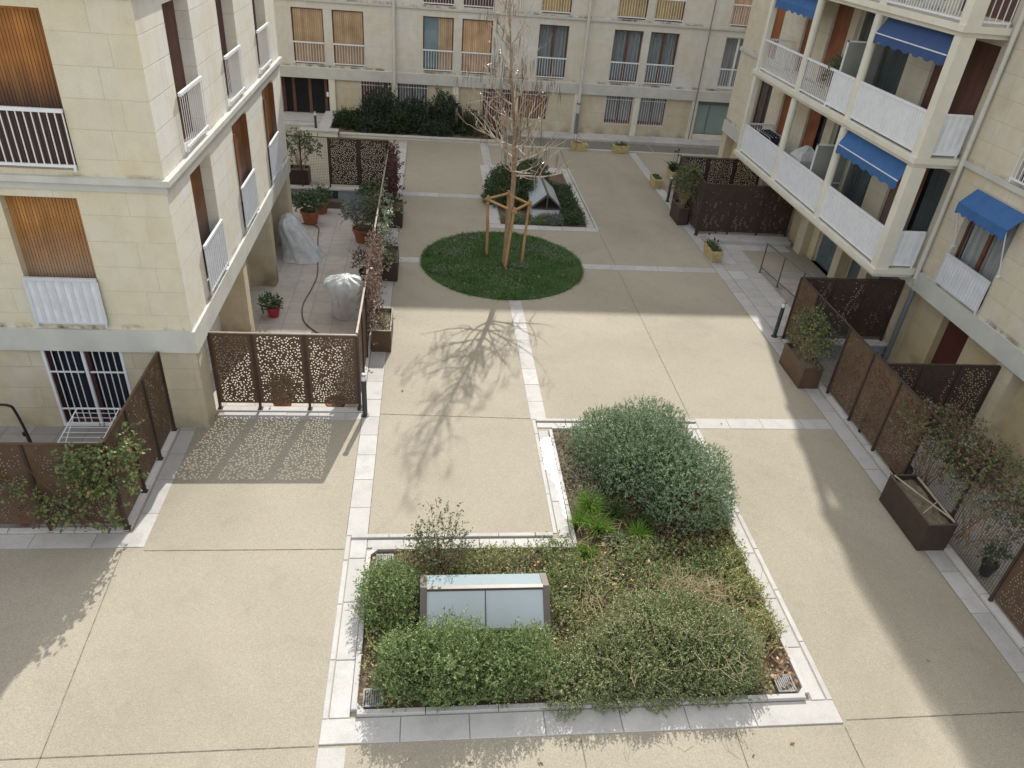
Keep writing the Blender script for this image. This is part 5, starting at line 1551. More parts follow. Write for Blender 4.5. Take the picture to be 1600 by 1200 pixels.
# ------------------------------------------------------------------ entrance steps and low walls at the far block
t = thing('low_wall', 'white capped low wall beside the far entrance steps', 'wall', (-4.6, 34, 0))
m = MB(); m.box(-5.45, -3.95, 32.95, 33.25, 0, 0.27); m.box(-4.75, -4.35, 33.25, 36.2, 0, 0.27); m.build('wall_face', M['render'], t)
m = MB(); m.bbox(-5.5, -3.9, 32.88, 33.29, 0.272, 0.35); m.bbox(-4.8, -4.3, 33.295, 36.2, 0.272, 0.35); m.build('coping', M['kerb'], t)
mb = MB(); mb.bbox(-8.5, -4.76, 35.2, 36.6, -0.1, 0.13); mb.bbox(-8.5, -4.76, 34.75, 35.195, -0.1, 0.065)
struct(mb, 'steps', M['slab'])
t = thing('low_wall', 'low wall edging the dark hedge bed of the far block', 'wall', (0, 33.6, 0))
m = MB(); m.box(-3.9, 3.3, 33.32, 33.52, -0.1, 0.10); m.build('wall_face', M['render'], t)
m = MB(); m.bbox(-3.9, 3.3, 33.28, 33.56, 0.102, 0.15); m.build('coping', M['slab'], t)
mb = MB(); mb.quad((-4.3, 33.5, 0.08), (3.3, 33.5, 0.08), (3.3, 36.4, 0.12), (-4.3, 36.4, 0.12)); struct(mb, 'hedge_soil', M['soil'])
# ------------------------------------------------------------------ vegetation
# near bed -----------------------------------------------------------------
def big_bush():
    t = thing('shrub', 'big rounded grey-green clipped shrub on the right of the near bed', 'shrub', (4.15, 10.7, 0))
    # long dome leaning to the right kerb: union of three domes
    parts = [((3.72, 11.30, 0.05), (0.86, 0.80, 0.98), 2700), ((4.32, 11.05, 0.05), (0.92, 1.0, 1.20), 3900), ((4.78, 10.05, 0.05), (0.86, 1.0, 1.06), 3700), ((4.1, 10.55, 0.05), (0.82, 0.85, 1.02), 2400)]
    Vs, Fs, o = [], [], 0
    for k, (c, rad, n) in enumerate(parts):
        lp = Lumps(34, 0.10, 0.22, 20 + k)
        p, g = bush_points(n, c, rad, 2.6, lp, 0.62, 0.0, 0.05)
        d = unit(g * 0.8 + np.array([0, 0, 0.75]) + RNG.normal(size=g.shape) * 0.4)
        V, Fq = twig_leaves(p, d, 0.095 * RNG.uniform(0.4, 1.5, n) ** 1.2, 15, 0.031, 0.25, 0.75)
        Vs.append(V); Fs.append(Fq + o); o += len(V)
    mesh_np('foliage', np.concatenate(Vs), np.concatenate(Fs), M['L_bigbush'], t)
    stems_mesh((4.4, 10.7, 0.05), (1.5, 1.5, 1.0), 160, 0.014, M['stem'], t, 0.0, 2.6, 'stem', 0.45, 0.88)
big_bush()

def front_shrub():
    t = thing('shrub', 'feathery green shrub in front of the wide skylight', 'shrub', (0.4, 6.5, 0))
    Vs, Fs, o = [], [], 0
    for k, (c, rad, n) in enumerate([((-0.16, 6.46, 0.05), (0.44, 0.42, 0.66), 1250), ((0.40, 6.38, 0.05), (0.50, 0.44, 0.74), 1600), ((1.06, 6.40, 0.05), (0.48, 0.40, 0.60), 1250), ((1.50, 6.5, 0.05), (0.32, 0.32, 0.55), 480), ((0.02, 6.24, 0.05), (0.40, 0.20, 0.42), 330), ((0.8, 6.2, 0.02), (0.5, 0.2, 0.40), 330)]):
        lp = Lumps(26, 0.42, 0.24, 40 + k)
        p, g = bush_points(n, c, rad, 2.2, lp, 0.5, 0.0, 0.05)
        d = unit(g * 0.6 + np.array([0, 0, 1.0]) + RNG.normal(size=g.shape) * 0.4)
        V, Fq = twig_leaves(p, d, 0.20 * RNG.uniform(0.5, 1.3, n), 10, 0.045, 0.2, 0.7)
        Vs.append(V); Fs.append(Fq + o); o += len(V)
    mesh_np('foliage', np.concatenate(Vs), np.concatenate(Fs), M['L_front'], t)
    stems_mesh((0.55, 6.45, 0.05), (1.1, 0.45, 0.8), 90, 0.010, M['stem'], t, 0.0, 2.4, 'stem', 0.7, 0.9)
front_shrub()
shrub('shrub', 'small green shrub by the left kerb between the drain and the skylight', (-0.52, 7.75, 0.0), (0.40, 0.62, 0.55), M['L_front'], 1300, 0.16, 9, 0.042, 0.22, 2.2, (14, 0.22, 0.35, 3), 0.5, 0.9, stems=30, stem_r=0.008, stem_spread=0.6)
shrub('shrub', 'loose airy young shrub behind the wide skylight', (0.25, 8.52, 0.0), (0.52, 0.34, 0.86), M['L_olive'], 420, 0.20, 9, 0.045, 0.24, 2.0, (14, 0.3, 0.35, 4), 0.35, 1.0, stems=46, stem_r=0.007, stem_spread=0.25)

def mound():
    t = thing('shrub', 'sprawling small-leaved mound with dry stalks in the front right of the near bed', 'shrub', (3.6, 6.7, 0))
    Vs, Fs, o = [], [], 0
    for k, (c, rad, n) in enumerate([((3.65, 6.85, 0.0), (1.0, 0.72, 0.66), 3800), ((4.15, 6.6, 0.0), (0.70, 0.60, 0.56), 2600), ((2.75, 6.45, 0.0), (0.72, 0.55, 0.46), 2200), ((2.15, 6.25, 0.0), (0.60, 0.40, 0.36), 1100), ((3.95, 6.14, 0.0), (0.78, 0.26, 0.30), 1000), ((3.1, 6.08, 0), (0.6, 0.26, 0.32), 700)]):
        lp = Lumps(30, 0.3, 0.22, 60 + k)
        p, g = bush_points(n, c, rad, 2.3, lp, 0.6, 0.0, 0.05)
        d = unit(g + np.array([0, 0, 0.35]) + RNG.normal(size=g.shape) * 0.6)
        V, Fq = twig_leaves(p, d, 0.14 * RNG.uniform(0.5, 1.3, n), 13, 0.026, 0.36, 0.9)
        Vs.append(V); Fs.append(Fq + o); o += len(V)
    V = np.concatenate(Vs); V[:, 1] = np.maximum(V[:, 1], 5.72 + 0.15 * np.sin(V[:, 0] * 9))
    mesh_np('foliage', V, np.concatenate(Fs), M['L_mound'], t)
    stems_mesh((3.6, 6.6, 0.0), (1.4, 0.7, 0.6), 60, 0.010, M['stem'], t, 0.0, 2.4, 'stem', 0.8, 0.9)
    # dry canes lying over the mound
    mb = MB()
    r = np.random.default_rng(9)
    for k in range(80):
        x, y = r.uniform(2.5, 4.7), r.uniform(6.0, 7.2)
        z = 0.40 + 0.24 * math.exp(-((x - 3.8) ** 2 + (y - 6.8) ** 2) * 1.2) + r.uniform(-0.05, 0.1)
        a = r.uniform(0, 2 * PI); ln = r.uniform(0.15, 0.5)
        p0 = Vector((x, y, z)); p1 = p0 + Vector((math.cos(a) * ln * 0.5, math.sin(a) * ln * 0.5, r.uniform(0.0, 0.10))); p2 = p1 + Vector((math.cos(a + 0.5) * ln * 0.5, math.sin(a + 0.5) * ln * 0.5, r.uniform(-0.1, 0.03)))
        mb.tube([p0, p1, p2], [0.0038, 0.003, 0.0015], 4, cap=False)
    mb.build('dry_cane', M['straw'], t)
mound()

def cover(name, label, mat, n, xr, yr, h, ll, lw, per=8, tl=0.10, up=0.9, keep=None, cat='ground cover'):
    c = np.stack([RNG.uniform(*xr, n), RNG.uniform(*yr, n), np.zeros(n)], 1)
    hh = 0.5 + 0.5 * np.sin(c[:, 0] * 4.1 + 1.3 * np.sin(c[:, 1] * 3.3)) * np.cos(c[:, 1] * 4.7 + c[:, 0])
    k = RNG.uniform(size=n) < 0.35 + 0.65 * hh
    if keep is not None: k &= keep(c[:, 0], c[:, 1])
    c, hh = c[k], hh[k]
    c[:, 2] = RNG.uniform(0.0, 1, len(c)) * h * (0.35 + hh)
    d = unit(np.array([0, 0, up]) + RNG.normal(size=c.shape) * 0.7)
    V, Fq = twig_leaves(c, d, tl * RNG.uniform(0.5, 1.3, len(c)), per, ll, lw, 0.9)
    V[:, 2] = np.maximum(V[:, 2], 0.012)
    o = mesh_np(name, V, Fq, mat)
    return tag(o, label, cat, kind='stuff')
cover('ground_cover', 'low brownish green ground cover filling the near bed', M['L_cover'], 6500, (-0.82, 5.42), (6.0, 8.83), 0.16, 0.034, 0.36, 8, 0.12,
      keep=lambda x, y: ~((x > -0.1) & (x < 1.95) & (y > 7.0) & (y < 7.9)) & ~((x > 5.0) & (y < 6.7)) & ~((x < -0.45) & ((y > 8.45) | (y < 6.5))))
cover('ground_cover', 'thicker green ground cover behind and right of the skylight', M['L_mound'], 5200, (0.5, 5.40), (7.1, 8.83), 0.20, 0.032, 0.34, 9, 0.13,
      keep=lambda x, y: ~((x < 1.98) & (y < 7.95)) & ((x - 2.9) ** 2 + (y - 8.7) ** 2 > 0.12))
cover('ground_cover', 'grey-brown dry cover along the left side of the big clipped shrub', M['L_grey'], 1300, (2.64, 3.4), (9.7, 12.15), 0.17, 0.032, 0.3, 9, 0.14)
cover('ground_cover', 'dark green cover along the right kerb of the near bed', M['L_cover'], 1500, (5.0, 5.47), (6.9, 9.6), 0.24, 0.034, 0.34, 9, 0.13)
cover('ground_cover', 'dry brown stems under the big clipped shrub', M['L_brown'], 1500, (3.2, 5.4), (8.7, 10.0), 0.12, 0.05, 0.3, 6, 0.12)
cover('ground_cover', 'fresh green low cover between the skylight and the big clipped shrub', M['L_front'], 3000, (1.9, 5.2), (7.3, 9.0), 0.20, 0.028, 0.32, 10, 0.11,
      keep=lambda x, y: ((x - 2.9) ** 2 + (y - 8.8) ** 2 > 0.16) & ((x - 4.2) ** 2 + (y - 7.6) ** 2 > 0.14))
# straw grass
def straw(n, cx, cy, sx, sy, ln, label):
    c = np.stack([cx + RNG.normal(size=n) * sx, cy + RNG.normal(size=n) * sy, RNG.uniform(0.05, 0.28, n)], 1)
    d = unit(np.array([0, 0, 0.55]) + RNG.normal(size=c.shape) * 0.6)
    V, Fq = blade_arrays(c, d, ln * RNG.uniform(0.5, 1.3, n), 0.0032, 1.2)
    V[:, 2] = np.maximum(V[:, 2], 0.02)
    tag(mesh_np('dry_grass', V, Fq, M['straw']), label, 'dry grass', kind='stuff')
straw(420, 4.3, 7.72, 0.42, 0.16, 0.38, 'pale dry grass along the back of the sprawling mound')
straw(140, 2.7, 7.45, 0.22, 0.28, 0.36, 'pale dry grass between the skylight and the mound')
straw(220, 4.9, 6.9, 0.22, 0.3, 0.28, 'thin dry grass on the right edge of the mound')
straw(120, 3.0, 8.9, 0.3, 0.3, 0.26, 'thin dry grass among the bright green tufts')
# fallen leaves
def litter(n, xr, yr, keep, label, zr=(0.03, 0.22)):
    c = np.stack([RNG.uniform(*xr, n), RNG.uniform(*yr, n), RNG.uniform(*zr, n)], 1)
    if keep is not None: c = c[keep(c[:, 0], c[:, 1])]
    d = unit(RNG.normal(size=c.shape) * np.array([1, 1, 0.35]))
    V, Fq = leaf_arrays(c, d, RNG.uniform(0.035, 0.10, len(c)), RNG.uniform(0.014, 0.034, len(c)))
    tag(mesh_np('fallen_leaves', V, Fq, M['litter']), label, 'fallen leaves', kind='stuff')
litter(900, (-0.8, 5.4), (5.99, 8.8), lambda x, y: ~((x > -0.1) & (x < 1.95) & (y > 7.0) & (y < 7.9)), 'dry fallen leaves scattered over the near bed')
litter(260, (2.65, 5.4), (8.6, 10.3), None, 'dry fallen leaves under the big clipped shrub', (0.02, 0.14))
litter(120, (4.9, 5.42), (6.0, 7.2), None, 'dry fallen leaves in the front right corner of the bed', (0.02, 0.06))
# grass tufts
def tuft(x, y, h, n, label, mat='L_grass', r=0.07):
    t = thing('grass_tuft', label, 'grass tuft', (x, y, 0), 'grass tufts in the near bed')
    c = np.stack([x + RNG.normal(size=n) * r * 0.5, y + RNG.normal(size=n) * r * 0.5, np.zeros(n)], 1)
    d = unit(np.stack([c[:, 0] - x, c[:, 1] - y, np.zeros(n)], 1) * 6 + np.array([0, 0, 1.0]) + RNG.normal(size=c.shape) * 0.28)
    V, Fq = blade_arrays(c, d, h * RNG.uniform(0.6, 1.2, n), 0.007, 0.8)
    V[:, 2] = np.maximum(V[:, 2], 0.01)
    mesh_np('blades', V, Fq, M[mat], t)
tuft(2.98, 9.80, 0.42, 300, 'tall bright green grass tuft nearest the puddle-stained kerb'); tuft(2.72, 9.38, 0.34, 220, 'small bright green grass tuft hard by the left kerb')
tuft(3.02, 9.22, 0.42, 320, 'bushy bright green grass tuft in the middle of the group'); tuft(3.70, 9.05, 0.36, 240, 'bright green grass tuft farthest right of the group')
tuft(2.74, 8.66, 0.30, 200, 'low bright green grass tuft nearest the skylight'); tuft(3.42, 9.62, 0.42, 260, 'dull green grass tuft with brown tips beside the clipped shrub', 'L_grassdark', 0.1)
tuft(3.35, 10.25, 0.32, 240, 'dark green grass tuft in the shade of the clipped shrub', 'L_grassdark', 0.1); tuft(3.95, 9.35, 0.32, 220, 'dark arching grass tuft at the front of the clipped shrub', 'L_grassdark', 0.1)
shrub('weed_clump', 'pale green weed clump between the bright grass tufts', (3.3, 8.95, 0), (0.2, 0.18, 0.14), M['L_clover'], 160, 0.1, 7, 0.045, 0.4, 2.2, None, 0.3, 0.8, cat='weed', stems=6, stem_r=0.004)
# round lawn -----------------------------------------------------------------
LCX, LCY, LR = 2.24, 20.58, 2.44
mb = MB(); mb.prism([(LCX + LR * math.cos(2 * PI * i / 72), LCY + LR * math.sin(2 * PI * i / 72)) for i in range(72)], -0.05, 0.008)
struct(mb, 'lawn', M['lawnbase'])
n = 34000
rr = np.sqrt(RNG.uniform(size=n)) * LR * 1.005; aa = RNG.uniform(0, 2 * PI, n)
c = np.stack([LCX + rr * np.cos(aa), LCY + rr * np.sin(aa), np.full(n, 0.006)], 1)
pt = 0.5 + 0.5 * np.sin(c[:, 0] * 3.7 + 1.9 * np.sin(c[:, 1] * 2.6)) * np.cos(c[:, 1] * 3.1)
bare = np.exp(-((c[:, 0] - 2.45) ** 2 + (c[:, 1] - 20.9) ** 2) / 0.35) + 0.8 * np.exp(-((c[:, 0] - 1.0) ** 2 + (c[:, 1] - 21.9) ** 2) / 0.18) + 0.7 * np.exp(-((c[:, 0] - 4.0) ** 2 + (c[:, 1] - 21.6) ** 2) / 0.12)
k = RNG.uniform(size=n) < (0.3 + 0.8 * pt) * (1 - 0.85 * np.clip(bare, 0, 1))
c, pt = c[k], pt[k]
d = unit(np.array([0, 0, 0.9]) + RNG.normal(size=c.shape) * 0.45)
V, Fq = blade_arrays(c, d, (0.05 + 0.07 * pt) * RNG.uniform(0.5, 1.4, len(c)), 0.006, 0.9)
V[:, 2] = np.maximum(V[:, 2], 0.010)
tag(mesh_np('grass', V, Fq, M['L_lawn']), 'short green grass of the round lawn under the young tree', 'grass', kind='stuff')
def lawn_weeds():
    cs = []
    for (x, y, s, q) in ((0.7, 21.2, 0.34, 320), (1.3, 22.3, 0.34, 260), (3.4, 21.6, 0.36, 320), (2.2, 19.2, 0.5, 160), (1.3, 20.0, 0.4, 160), (4.1, 20.9, 0.25, 150), (0.35, 19.9, 0.22, 130), (2.7, 20.35, 0.14, 90), (2.9, 22.0, 0.3, 140), (3.7, 21.3, 0.2, 120)):
        cs.append(np.stack([x + RNG.normal(size=q) * s, y + RNG.normal(size=q) * s * 0.7, np.full(q, 0.02)], 1))
    c = np.concatenate(cs); c = c[((c[:, 0] - LCX) ** 2 + (c[:, 1] - LCY) ** 2) < (LR - 0.05) ** 2]
    d = unit(np.array([0, 0, 0.8]) + RNG.normal(size=c.shape) * 0.6)
    V, Fq = twig_leaves(c, d, 0.08, 6, 0.04, 0.45, 0.9); V[:, 2] = np.maximum(V[:, 2], 0.012)
    tag(mesh_np('lawn_weeds', V, Fq, M['L_clover']), 'pale weeds spreading through the round lawn', 'weeds', kind='stuff')
lawn_weeds()
n = 420
aa = RNG.uniform(0, 2 * PI, n)
c = np.stack([LCX + LR * np.cos(aa), LCY + LR * np.sin(aa), np.full(n, 0.01)], 1)
d = unit(np.stack([np.cos(aa), np.sin(aa), np.full(n, 0.8)], 1) + RNG.normal(size=c.shape) * 0.4)
V, Fq = blade_arrays(c, d, 0.09 * RNG.uniform(0.4, 1.5, n), 0.008, 1.2); V[:, 2] = np.maximum(V[:, 2], 0.012)
tag(mesh_np('grass', V, Fq, M['L_lawn']), 'ragged grass hanging over the rim of the round lawn', 'grass', kind='stuff')
litter(70, (0.2, 4.3), (18.6, 22.6), lambda x, y: (x - 2.24) ** 2 + (y - 20.58) ** 2 < 5.5, 'few dry leaves lying in the round lawn', (0.03, 0.07))
litter(16, (-4.4, 8.8), (2.0, 18.0), lambda x, y: ~((x > -1.3) & (x < 5.8) & (y > 5.5) & (y < 12.6)), 'single dry leaves blown over the paving', (0.008, 0.012))
litter(14, (-1.3, 5.8), (4.9, 5.5), None, 'few dry bits lying by the front kerb', (0.006, 0.012))
# tree ------------------------------------------------------------------------
def tree():
    t = thing('tree', 'bare young tree with hanging brown seed pods in the round lawn', 'tree', (2.29, 20.41, 0))
    r = random.Random(4)
    tr = [(2.29, 20.41, 0.0), (2.32, 20.40, 1.0), (2.36, 20.40, 2.0), (2.36, 20.40, 2.9), (2.26, 20.42, 4.2), (2.12, 20.43, 5.2), (2.02, 20.44, 6.2), (1.94, 20.45, 7.0), (1.90, 20.46, 7.7)]
    rad = [0.105, 0.088, 0.080, 0.072, 0.046, 0.030, 0.020, 0.012, 0.005]
    mb = MB(); mb.tube(smooth_path(tr, 4), [rad[min(len(rad) - 1, int(i / 4))] + (rad[min(len(rad) - 1, int(i / 4) + 1)] - rad[min(len(rad) - 1, int(i / 4))]) * (i % 4) / 4 for i in range((len(tr) - 1) * 4 + 1)], 10)
    mb.build('trunk', M['bark'], t, smooth=True)
    br, pods, pod_list = MB(), MB(), []
    def trunk_at(z):
        for a, b in zip(tr, tr[1:]):
            if a[2] <= z <= b[2]:
                s = (z - a[2]) / (b[2] - a[2]); return Vector([a[i] + (b[i] - a[i]) * s for i in range(3)])
        return Vector(tr[-1])
    def pod(p):
        ln = r.uniform(0.25, 0.55)
        q = p + Vector((r.uniform(-0.04, 0.04), r.uniform(-0.04, 0.04), -ln * 0.5)); e = q + Vector((r.uniform(-0.03, 0.03), r.uniform(-0.03, 0.03), -ln * 0.5))
        pod_list.append([p, q, e])
    def branch(p, d, ln, rad_, depth):
        n = 5
        pts, rs = [p], [rad_]
        cur, dd = p.copy(), d.copy()
        for i in range(n):
            dd = (dd + Vector((r.gauss(0, 0.19), r.gauss(0, 0.19), 0.11 + r.gauss(0, 0.12)))).normalized()
            cur = cur + dd * ln / n
            pts.append(cur.copy()); rs.append(rad_ * (1 - 0.85 * (i + 1) / n) + 0.0022)
        br.tube(pts, rs, 5 if depth < 2 else 4, cap=False)
        if depth < 3:
            for k in range({0: 4, 1: 2, 2: 1}[depth]):
                i = r.randint(1, n)
                nd = (pts[i] - pts[i - 1]).normalized()
                side = Vector((r.gauss(0, 1), r.gauss(0, 1), r.gauss(0.15, 0.6))).normalized()
                branch(pts[i], (nd * 0.75 + side * 0.8).normalized(), ln * r.uniform(0.35, 0.62), rs[i] * 0.75, depth + 1)
        if depth >= 1 and r.random() < (0.34 if p.z < 5.5 else 0.2):
            for k in range(r.randint(2, 6)):
                pod(pts[-1] + Vector((r.gauss(0, 0.03), r.gauss(0, 0.03), 0)))
    # a crown of long low limbs, shorter ones above
    for k in range(34):
        z = 2.75 + (k / 33) ** 1.35 * 4.6
        a = k * 2.4 + r.uniform(-0.5, 0.5)
        up = 0.25 + 0.12 * (z - 2.7) + r.uniform(-0.1, 0.2)
        ln = (2.05 if k < 12 else 1.5) * (1 - 0.10 * (z - 2.75)) * r.uniform(0.7, 1.1)
        if k in (1, 4): ln *= 1.25
        if k % 3 == 1: up += 1.1; ln *= 0.8
        d = Vector((math.cos(a), math.sin(a), up)).normalized()
        branch(trunk_at(z), d, max(ln, 0.4), max(0.008, 0.029 - 0.0032 * (z - 2.75)), 0)
    br.build('crown', M['twig'], t)
    pod_list.sort(key=lambda a: a[0].z)
    step = max(1, len(pod_list) // 100)
    for i, a in enumerate(pod_list):
        if i % step == 0 and i // step < 100:
            m = MB(); m.tube(a, [0.003, 0.0048, 0.0015], 4, cap=False); m.build('seed_pod', M['pod'], t)
        else:
            pods.tube(a, [0.003, 0.0048, 0.0015], 4, cap=False)
    if pods.v: tag(pods.build('seed_pods', M['pod'], t), kind='stuff')
tree()
t = thing('tree_guard', 'three pine stakes joined by rails around the young tree', 'tree guard', (2.3, 20.6, 0))
stk = [((1.80, 21.15), (1.74, 21.20)), ((2.29, 20.26), (2.44, 20.30)), ((2.84, 20.72), (2.95, 20.98)), ((2.36, 21.5), (2.40, 21.72))]
tops = []
for (a, b) in stk[:3]:
    m = MB(); m.tube([(a[0], a[1], -0.05), (b[0], b[1], 1.86)], [0.046, 0.042], 10); m.build('stake', M['stake'], t); tops.append((b[0], b[1]))
m = MB(); m.tube([(2.40, 21.72, -0.05), (2.40, 21.74, 1.86)], [0.044, 0.04], 10); m.build('stake', M['stake'], t); tops.append((2.40, 21.74))
ring = [tops[0], tops[1], tops[2], tops[3]]
for i in range(4):
    a, b = Vector((*ring[i], 1.74)), Vector((*ring[(i + 1) % 4], 1.74))
    d = (b - a).normalized() * 0.10
    m = MB(); m.tube([a - d + Vector((0, 0, 0.03 * (i % 2))), b + d + Vector((0, 0, 0.03 * (i % 2)))], 0.038, 10); m.build('rail', M['stake'], t)
# far bed ---------------------------------------------------------------------
shrub('shrub', 'rounded dark green clipped shrub behind the young tree', (2.95, 26.0, 0.05), (0.95, 0.85, 1.18), M['L_box'], 2600, 0.13, 9, 0.05, 0.32, 3.0, (18, 0.08, 0.3, 8), 0.6, 0.4)
shrub('shrub', 'dark clipped shrub behind the gabled skylight', (3.75, 27.6, 0.05), (0.75, 0.7, 1.0), M['L_box'], 1300, 0.13, 9, 0.05, 0.32, 2.8, (14, 0.1, 0.3, 9), 0.6, 0.4)
shrub('shrub', 'small grey-green tussock in front of the gabled skylight', (4.25, 23.98, 0.0), (0.36, 0.22, 0.28), M['L_silver'], 500, 0.15, 8, 0.05, 0.2, 2.0, None, 0.4, 0.9, stems=10, stem_r=0.005)
shrub('shrub', 'dark green tussock right of the gabled skylight', (4.85, 24.1, 0.0), (0.42, 0.28, 0.26), M['L_box'], 500, 0.13, 8, 0.05, 0.25, 2.0, None, 0.4, 0.8, stems=10, stem_r=0.005)
cover('ground_cover', 'low grey green cover in front of the gabled skylight', M['L_clover'], 1100, (2.5, 4.6), (23.8, 24.3), 0.14, 0.05, 0.3, 7, 0.12)
cover('ground_cover', 'low dark green cover along the right side of the far bed', M['L_box'], 2400, (4.55, 5.38), (23.9, 27.8), 0.2, 0.05, 0.32, 8, 0.14)
shrub('shrub', 'little green tuft against the base of the gabled skylight', (3.85, 23.95, 0.0), (0.2, 0.14, 0.26), M['L_front'], 220, 0.13, 8, 0.05, 0.2, 2.0, None, 0.4, 0.9, stems=8, stem_r=0.005)
# hedge of the far block --------------------------------------------------------
for (x, y, rx, ry, h, m_, lab, tw) in (
        (-2.2, 35.1, 1.05, 0.85, 1.22, 'L_hedge', 'dark shrub under the red barred window of the far block', 1500),
        (-0.75, 34.95, 1.0, 0.85, 1.12, 'L_hedge', 'dark shrub under the curtained barred window of the far block', 1500),
        (0.75, 35.05, 0.72, 0.7, 1.42, 'L_hedge', 'tallest dark shrub between two barred windows of the far block', 1100),
        (-3.5, 34.9, 0.72, 0.85, 0.5, 'L_hedge2', 'low dark green shrub beside the white capped wall', 900),
        (-1.45, 34.05, 0.5, 0.4, 0.75, 'L_hedge2', 'small olive green shrub at the front of the hedge bed', 500),
        (1.75, 34.8, 0.72, 0.75, 0.72, 'L_hedge2', 'low dark shrub right of the tallest one in the hedge bed', 800),
        (0.2, 34.1, 0.7, 0.4, 0.42, 'L_hedge', 'low dark shrub spreading along the hedge bed wall', 500),
        (2.75, 34.7, 0.55, 0.75, 0.62, 'L_brown', 'brown withered shrub at the right end of the hedge bed', 700),
        (-2.6, 34.1, 0.6, 0.4, 0.42, 'L_hedge', 'low dark shrub at the left front of the hedge bed', 450)):
    shrub('shrub', lab, (x, y, 0.08), (rx, ry, h), M[m_], tw, 0.22, 9, 0.075, 0.3, 2.2, (16, 0.22, 0.3, int(x * 10) + 90), 0.4, 0.7, 'shrubs in the dark hedge bed', zbase=0.09, stems=24)
# climbers and pot plants -------------------------------------------------------
def climber(label, a, b, z0, z1, n, mat, out, depth=0.12, per=7, ll=0.06, lw=0.35, dens=None, name='climbing_plant', stems=10, tl=0.16, seed=0):
    """foliage hanging over a fence from ground point a to b (plan), out = direction away from it"""
    r = np.random.default_rng(seed + 77)
    a, b = np.array(a, float), np.array(b, float)
    t = thing(name, label, 'climber', ((a[0] + b[0]) / 2, (a[1] + b[1]) / 2, z0))
    s, w = RNG.uniform(size=n), RNG.uniform(size=n)
    if dens is not None:
        k = RNG.uniform(size=n) < dens(s, w); s, w = s[k], w[k]
    o = np.array([out[0], out[1], 0.0])
    p = np.zeros((len(s), 3)); p[:, :2] = a + (b - a) * s[:, None]; p[:, 2] = z0 + (z1 - z0) * w
    p += o * (np.abs(RNG.normal(size=len(s))) * depth)[:, None] * 1.0 + RNG.normal(size=p.shape) * 0.02
    d = unit(o * 0.8 + np.array([0, 0, 0.1]) + RNG.normal(size=p.shape) * 0.7)
    V, Fq = twig_leaves(p, d, tl * RNG.uniform(0.4, 1.3, len(s)), per, ll, lw, 0.9)
    V[:, 2] = np.maximum(V[:, 2], TZ + 0.02)
    mesh_np('foliage', V, Fq, M[mat], t)
    m = MB()
    for k in range(stems):
        u0, u1 = r.uniform(0.1, 0.9), r.uniform(0, 1)
        q0 = a + (b - a) * u0; q1 = a + (b - a) * u1; qm = (q0 + q1) / 2 + np.array(out) * 0.05
        zt = z0 + (z1 - z0) * r.uniform(0.5, 1.0)
        if dens is not None and u1 < 0.3: zt = z0 + (z1 - z0) * r.uniform(0.2, 0.6)
        m.tube([(q0[0], q0[1], z0), (qm[0], qm[1], (z0 + zt) / 2), (q1[0], q1[1], zt)], [0.011, 0.008, 0.004], 5, cap=False)
    m.build('stem', M['stem'], t)
    return t
# ivy on the lower left corner
climber('leafy green climber bunched over the corner post of the lower left fence', (-6.9, 9.32), (-4.80, 9.30), 0.15, 1.92, 1900, 'L_vine', (0.15, -1), 0.10, 7, 0.062, 0.4,
        lambda s, w: np.clip(np.where(s > 0.66, 0.95 * np.exp(-((s - 0.88) / 0.16) ** 2) * (0.15 + 0.85 * np.clip((w - 0.25) / 0.4, 0, 1)), 0.30 * np.exp(-((w - 0.45 - 0.2 * np.sin(s * 9)) / 0.14) ** 2)), 0, 1), stems=14, seed=1)
climber('green climber spilling round the corner onto the three-panel left fence', (-4.80, 9.35), (-4.80, 10.35), 0.6, 1.85, 340, 'L_vine', (1, 0), 0.07, 7, 0.062, 0.4, lambda s, w: np.clip(1.1 - s * 1.3, 0, 1) * (0.2 + 0.8 * w), stems=5, seed=2)
# terrace fence
climber('red-brown climber on the sunlit stretch of the terrace fence', (-1.40, 14.9), (-1.40, 17.9), 0.35, 2.02, 900, 'L_redvine', (0.15, 0), 0.7, 7, 0.065, 0.38, lambda s, w: 0.3 + 0.7 * w, seed=3)
climber('pale variegated climber hanging over the middle of the terrace fence', (-1.36, 18.4), (-1.36, 21.6), 0.45, 2.05, 330, 'L_palevine', (0.35, 0), 0.5, 7, 0.065, 0.38, lambda s, w: 0.25 + 0.6 * np.sin(s * 7) ** 2, seed=4)
climber('dull olive climber on the terrace fence above the lavender pot', (-1.5, 21.8), (-1.5, 23.6), -0.2, 1.25, 420, 'L_olive', (-0.4, 0), 0.6, 7, 0.06, 0.38, seed=5)
climber('dark red climber at the far end of the terrace fence', (-1.36, 23.6), (-1.36, 26.2), 0.2, 1.9, 560, 'L_red', (0.3, 0), 0.5, 7, 0.065, 0.38, seed=6)
# right side
def tangle(label, c, rad, mats, n, per=7, ll=0.055, seed=0, zb=0.0, stems=18, open_=0.3, extra=0):
    t = thing('climbing_plant', label, 'climber', (c[0], c[1], zb))
    for mname, q in mats:
        p, g = bush_points(q, c, rad, 2.1, Lumps(16, 0.3, 0.35, seed + q), open_, zb, 0.3)
        d = unit(g + np.array([0, 0, 0.2]) + RNG.normal(size=g.shape) * 0.8)
        V, Fq = twig_leaves(p, d, 0.16 * RNG.uniform(0.4, 1.3, q), per, ll, 0.4, 0.9)
        mesh_np('foliage', V, Fq, M[mname], t)
    stems_mesh(c, rad, stems, 0.012, M['bark'], t, zb, 2.1, 'stem', 0.25, 0.95)
    return t
tangle('tangled green shrub with bare twigs in the planter beside the right bollard', (9.12, 14.6, 0.92), (0.36, 0.75, 0.66), [('L_olive', 260), ('L_vine', 230)], 0, seed=11, zb=0.5, stems=30)
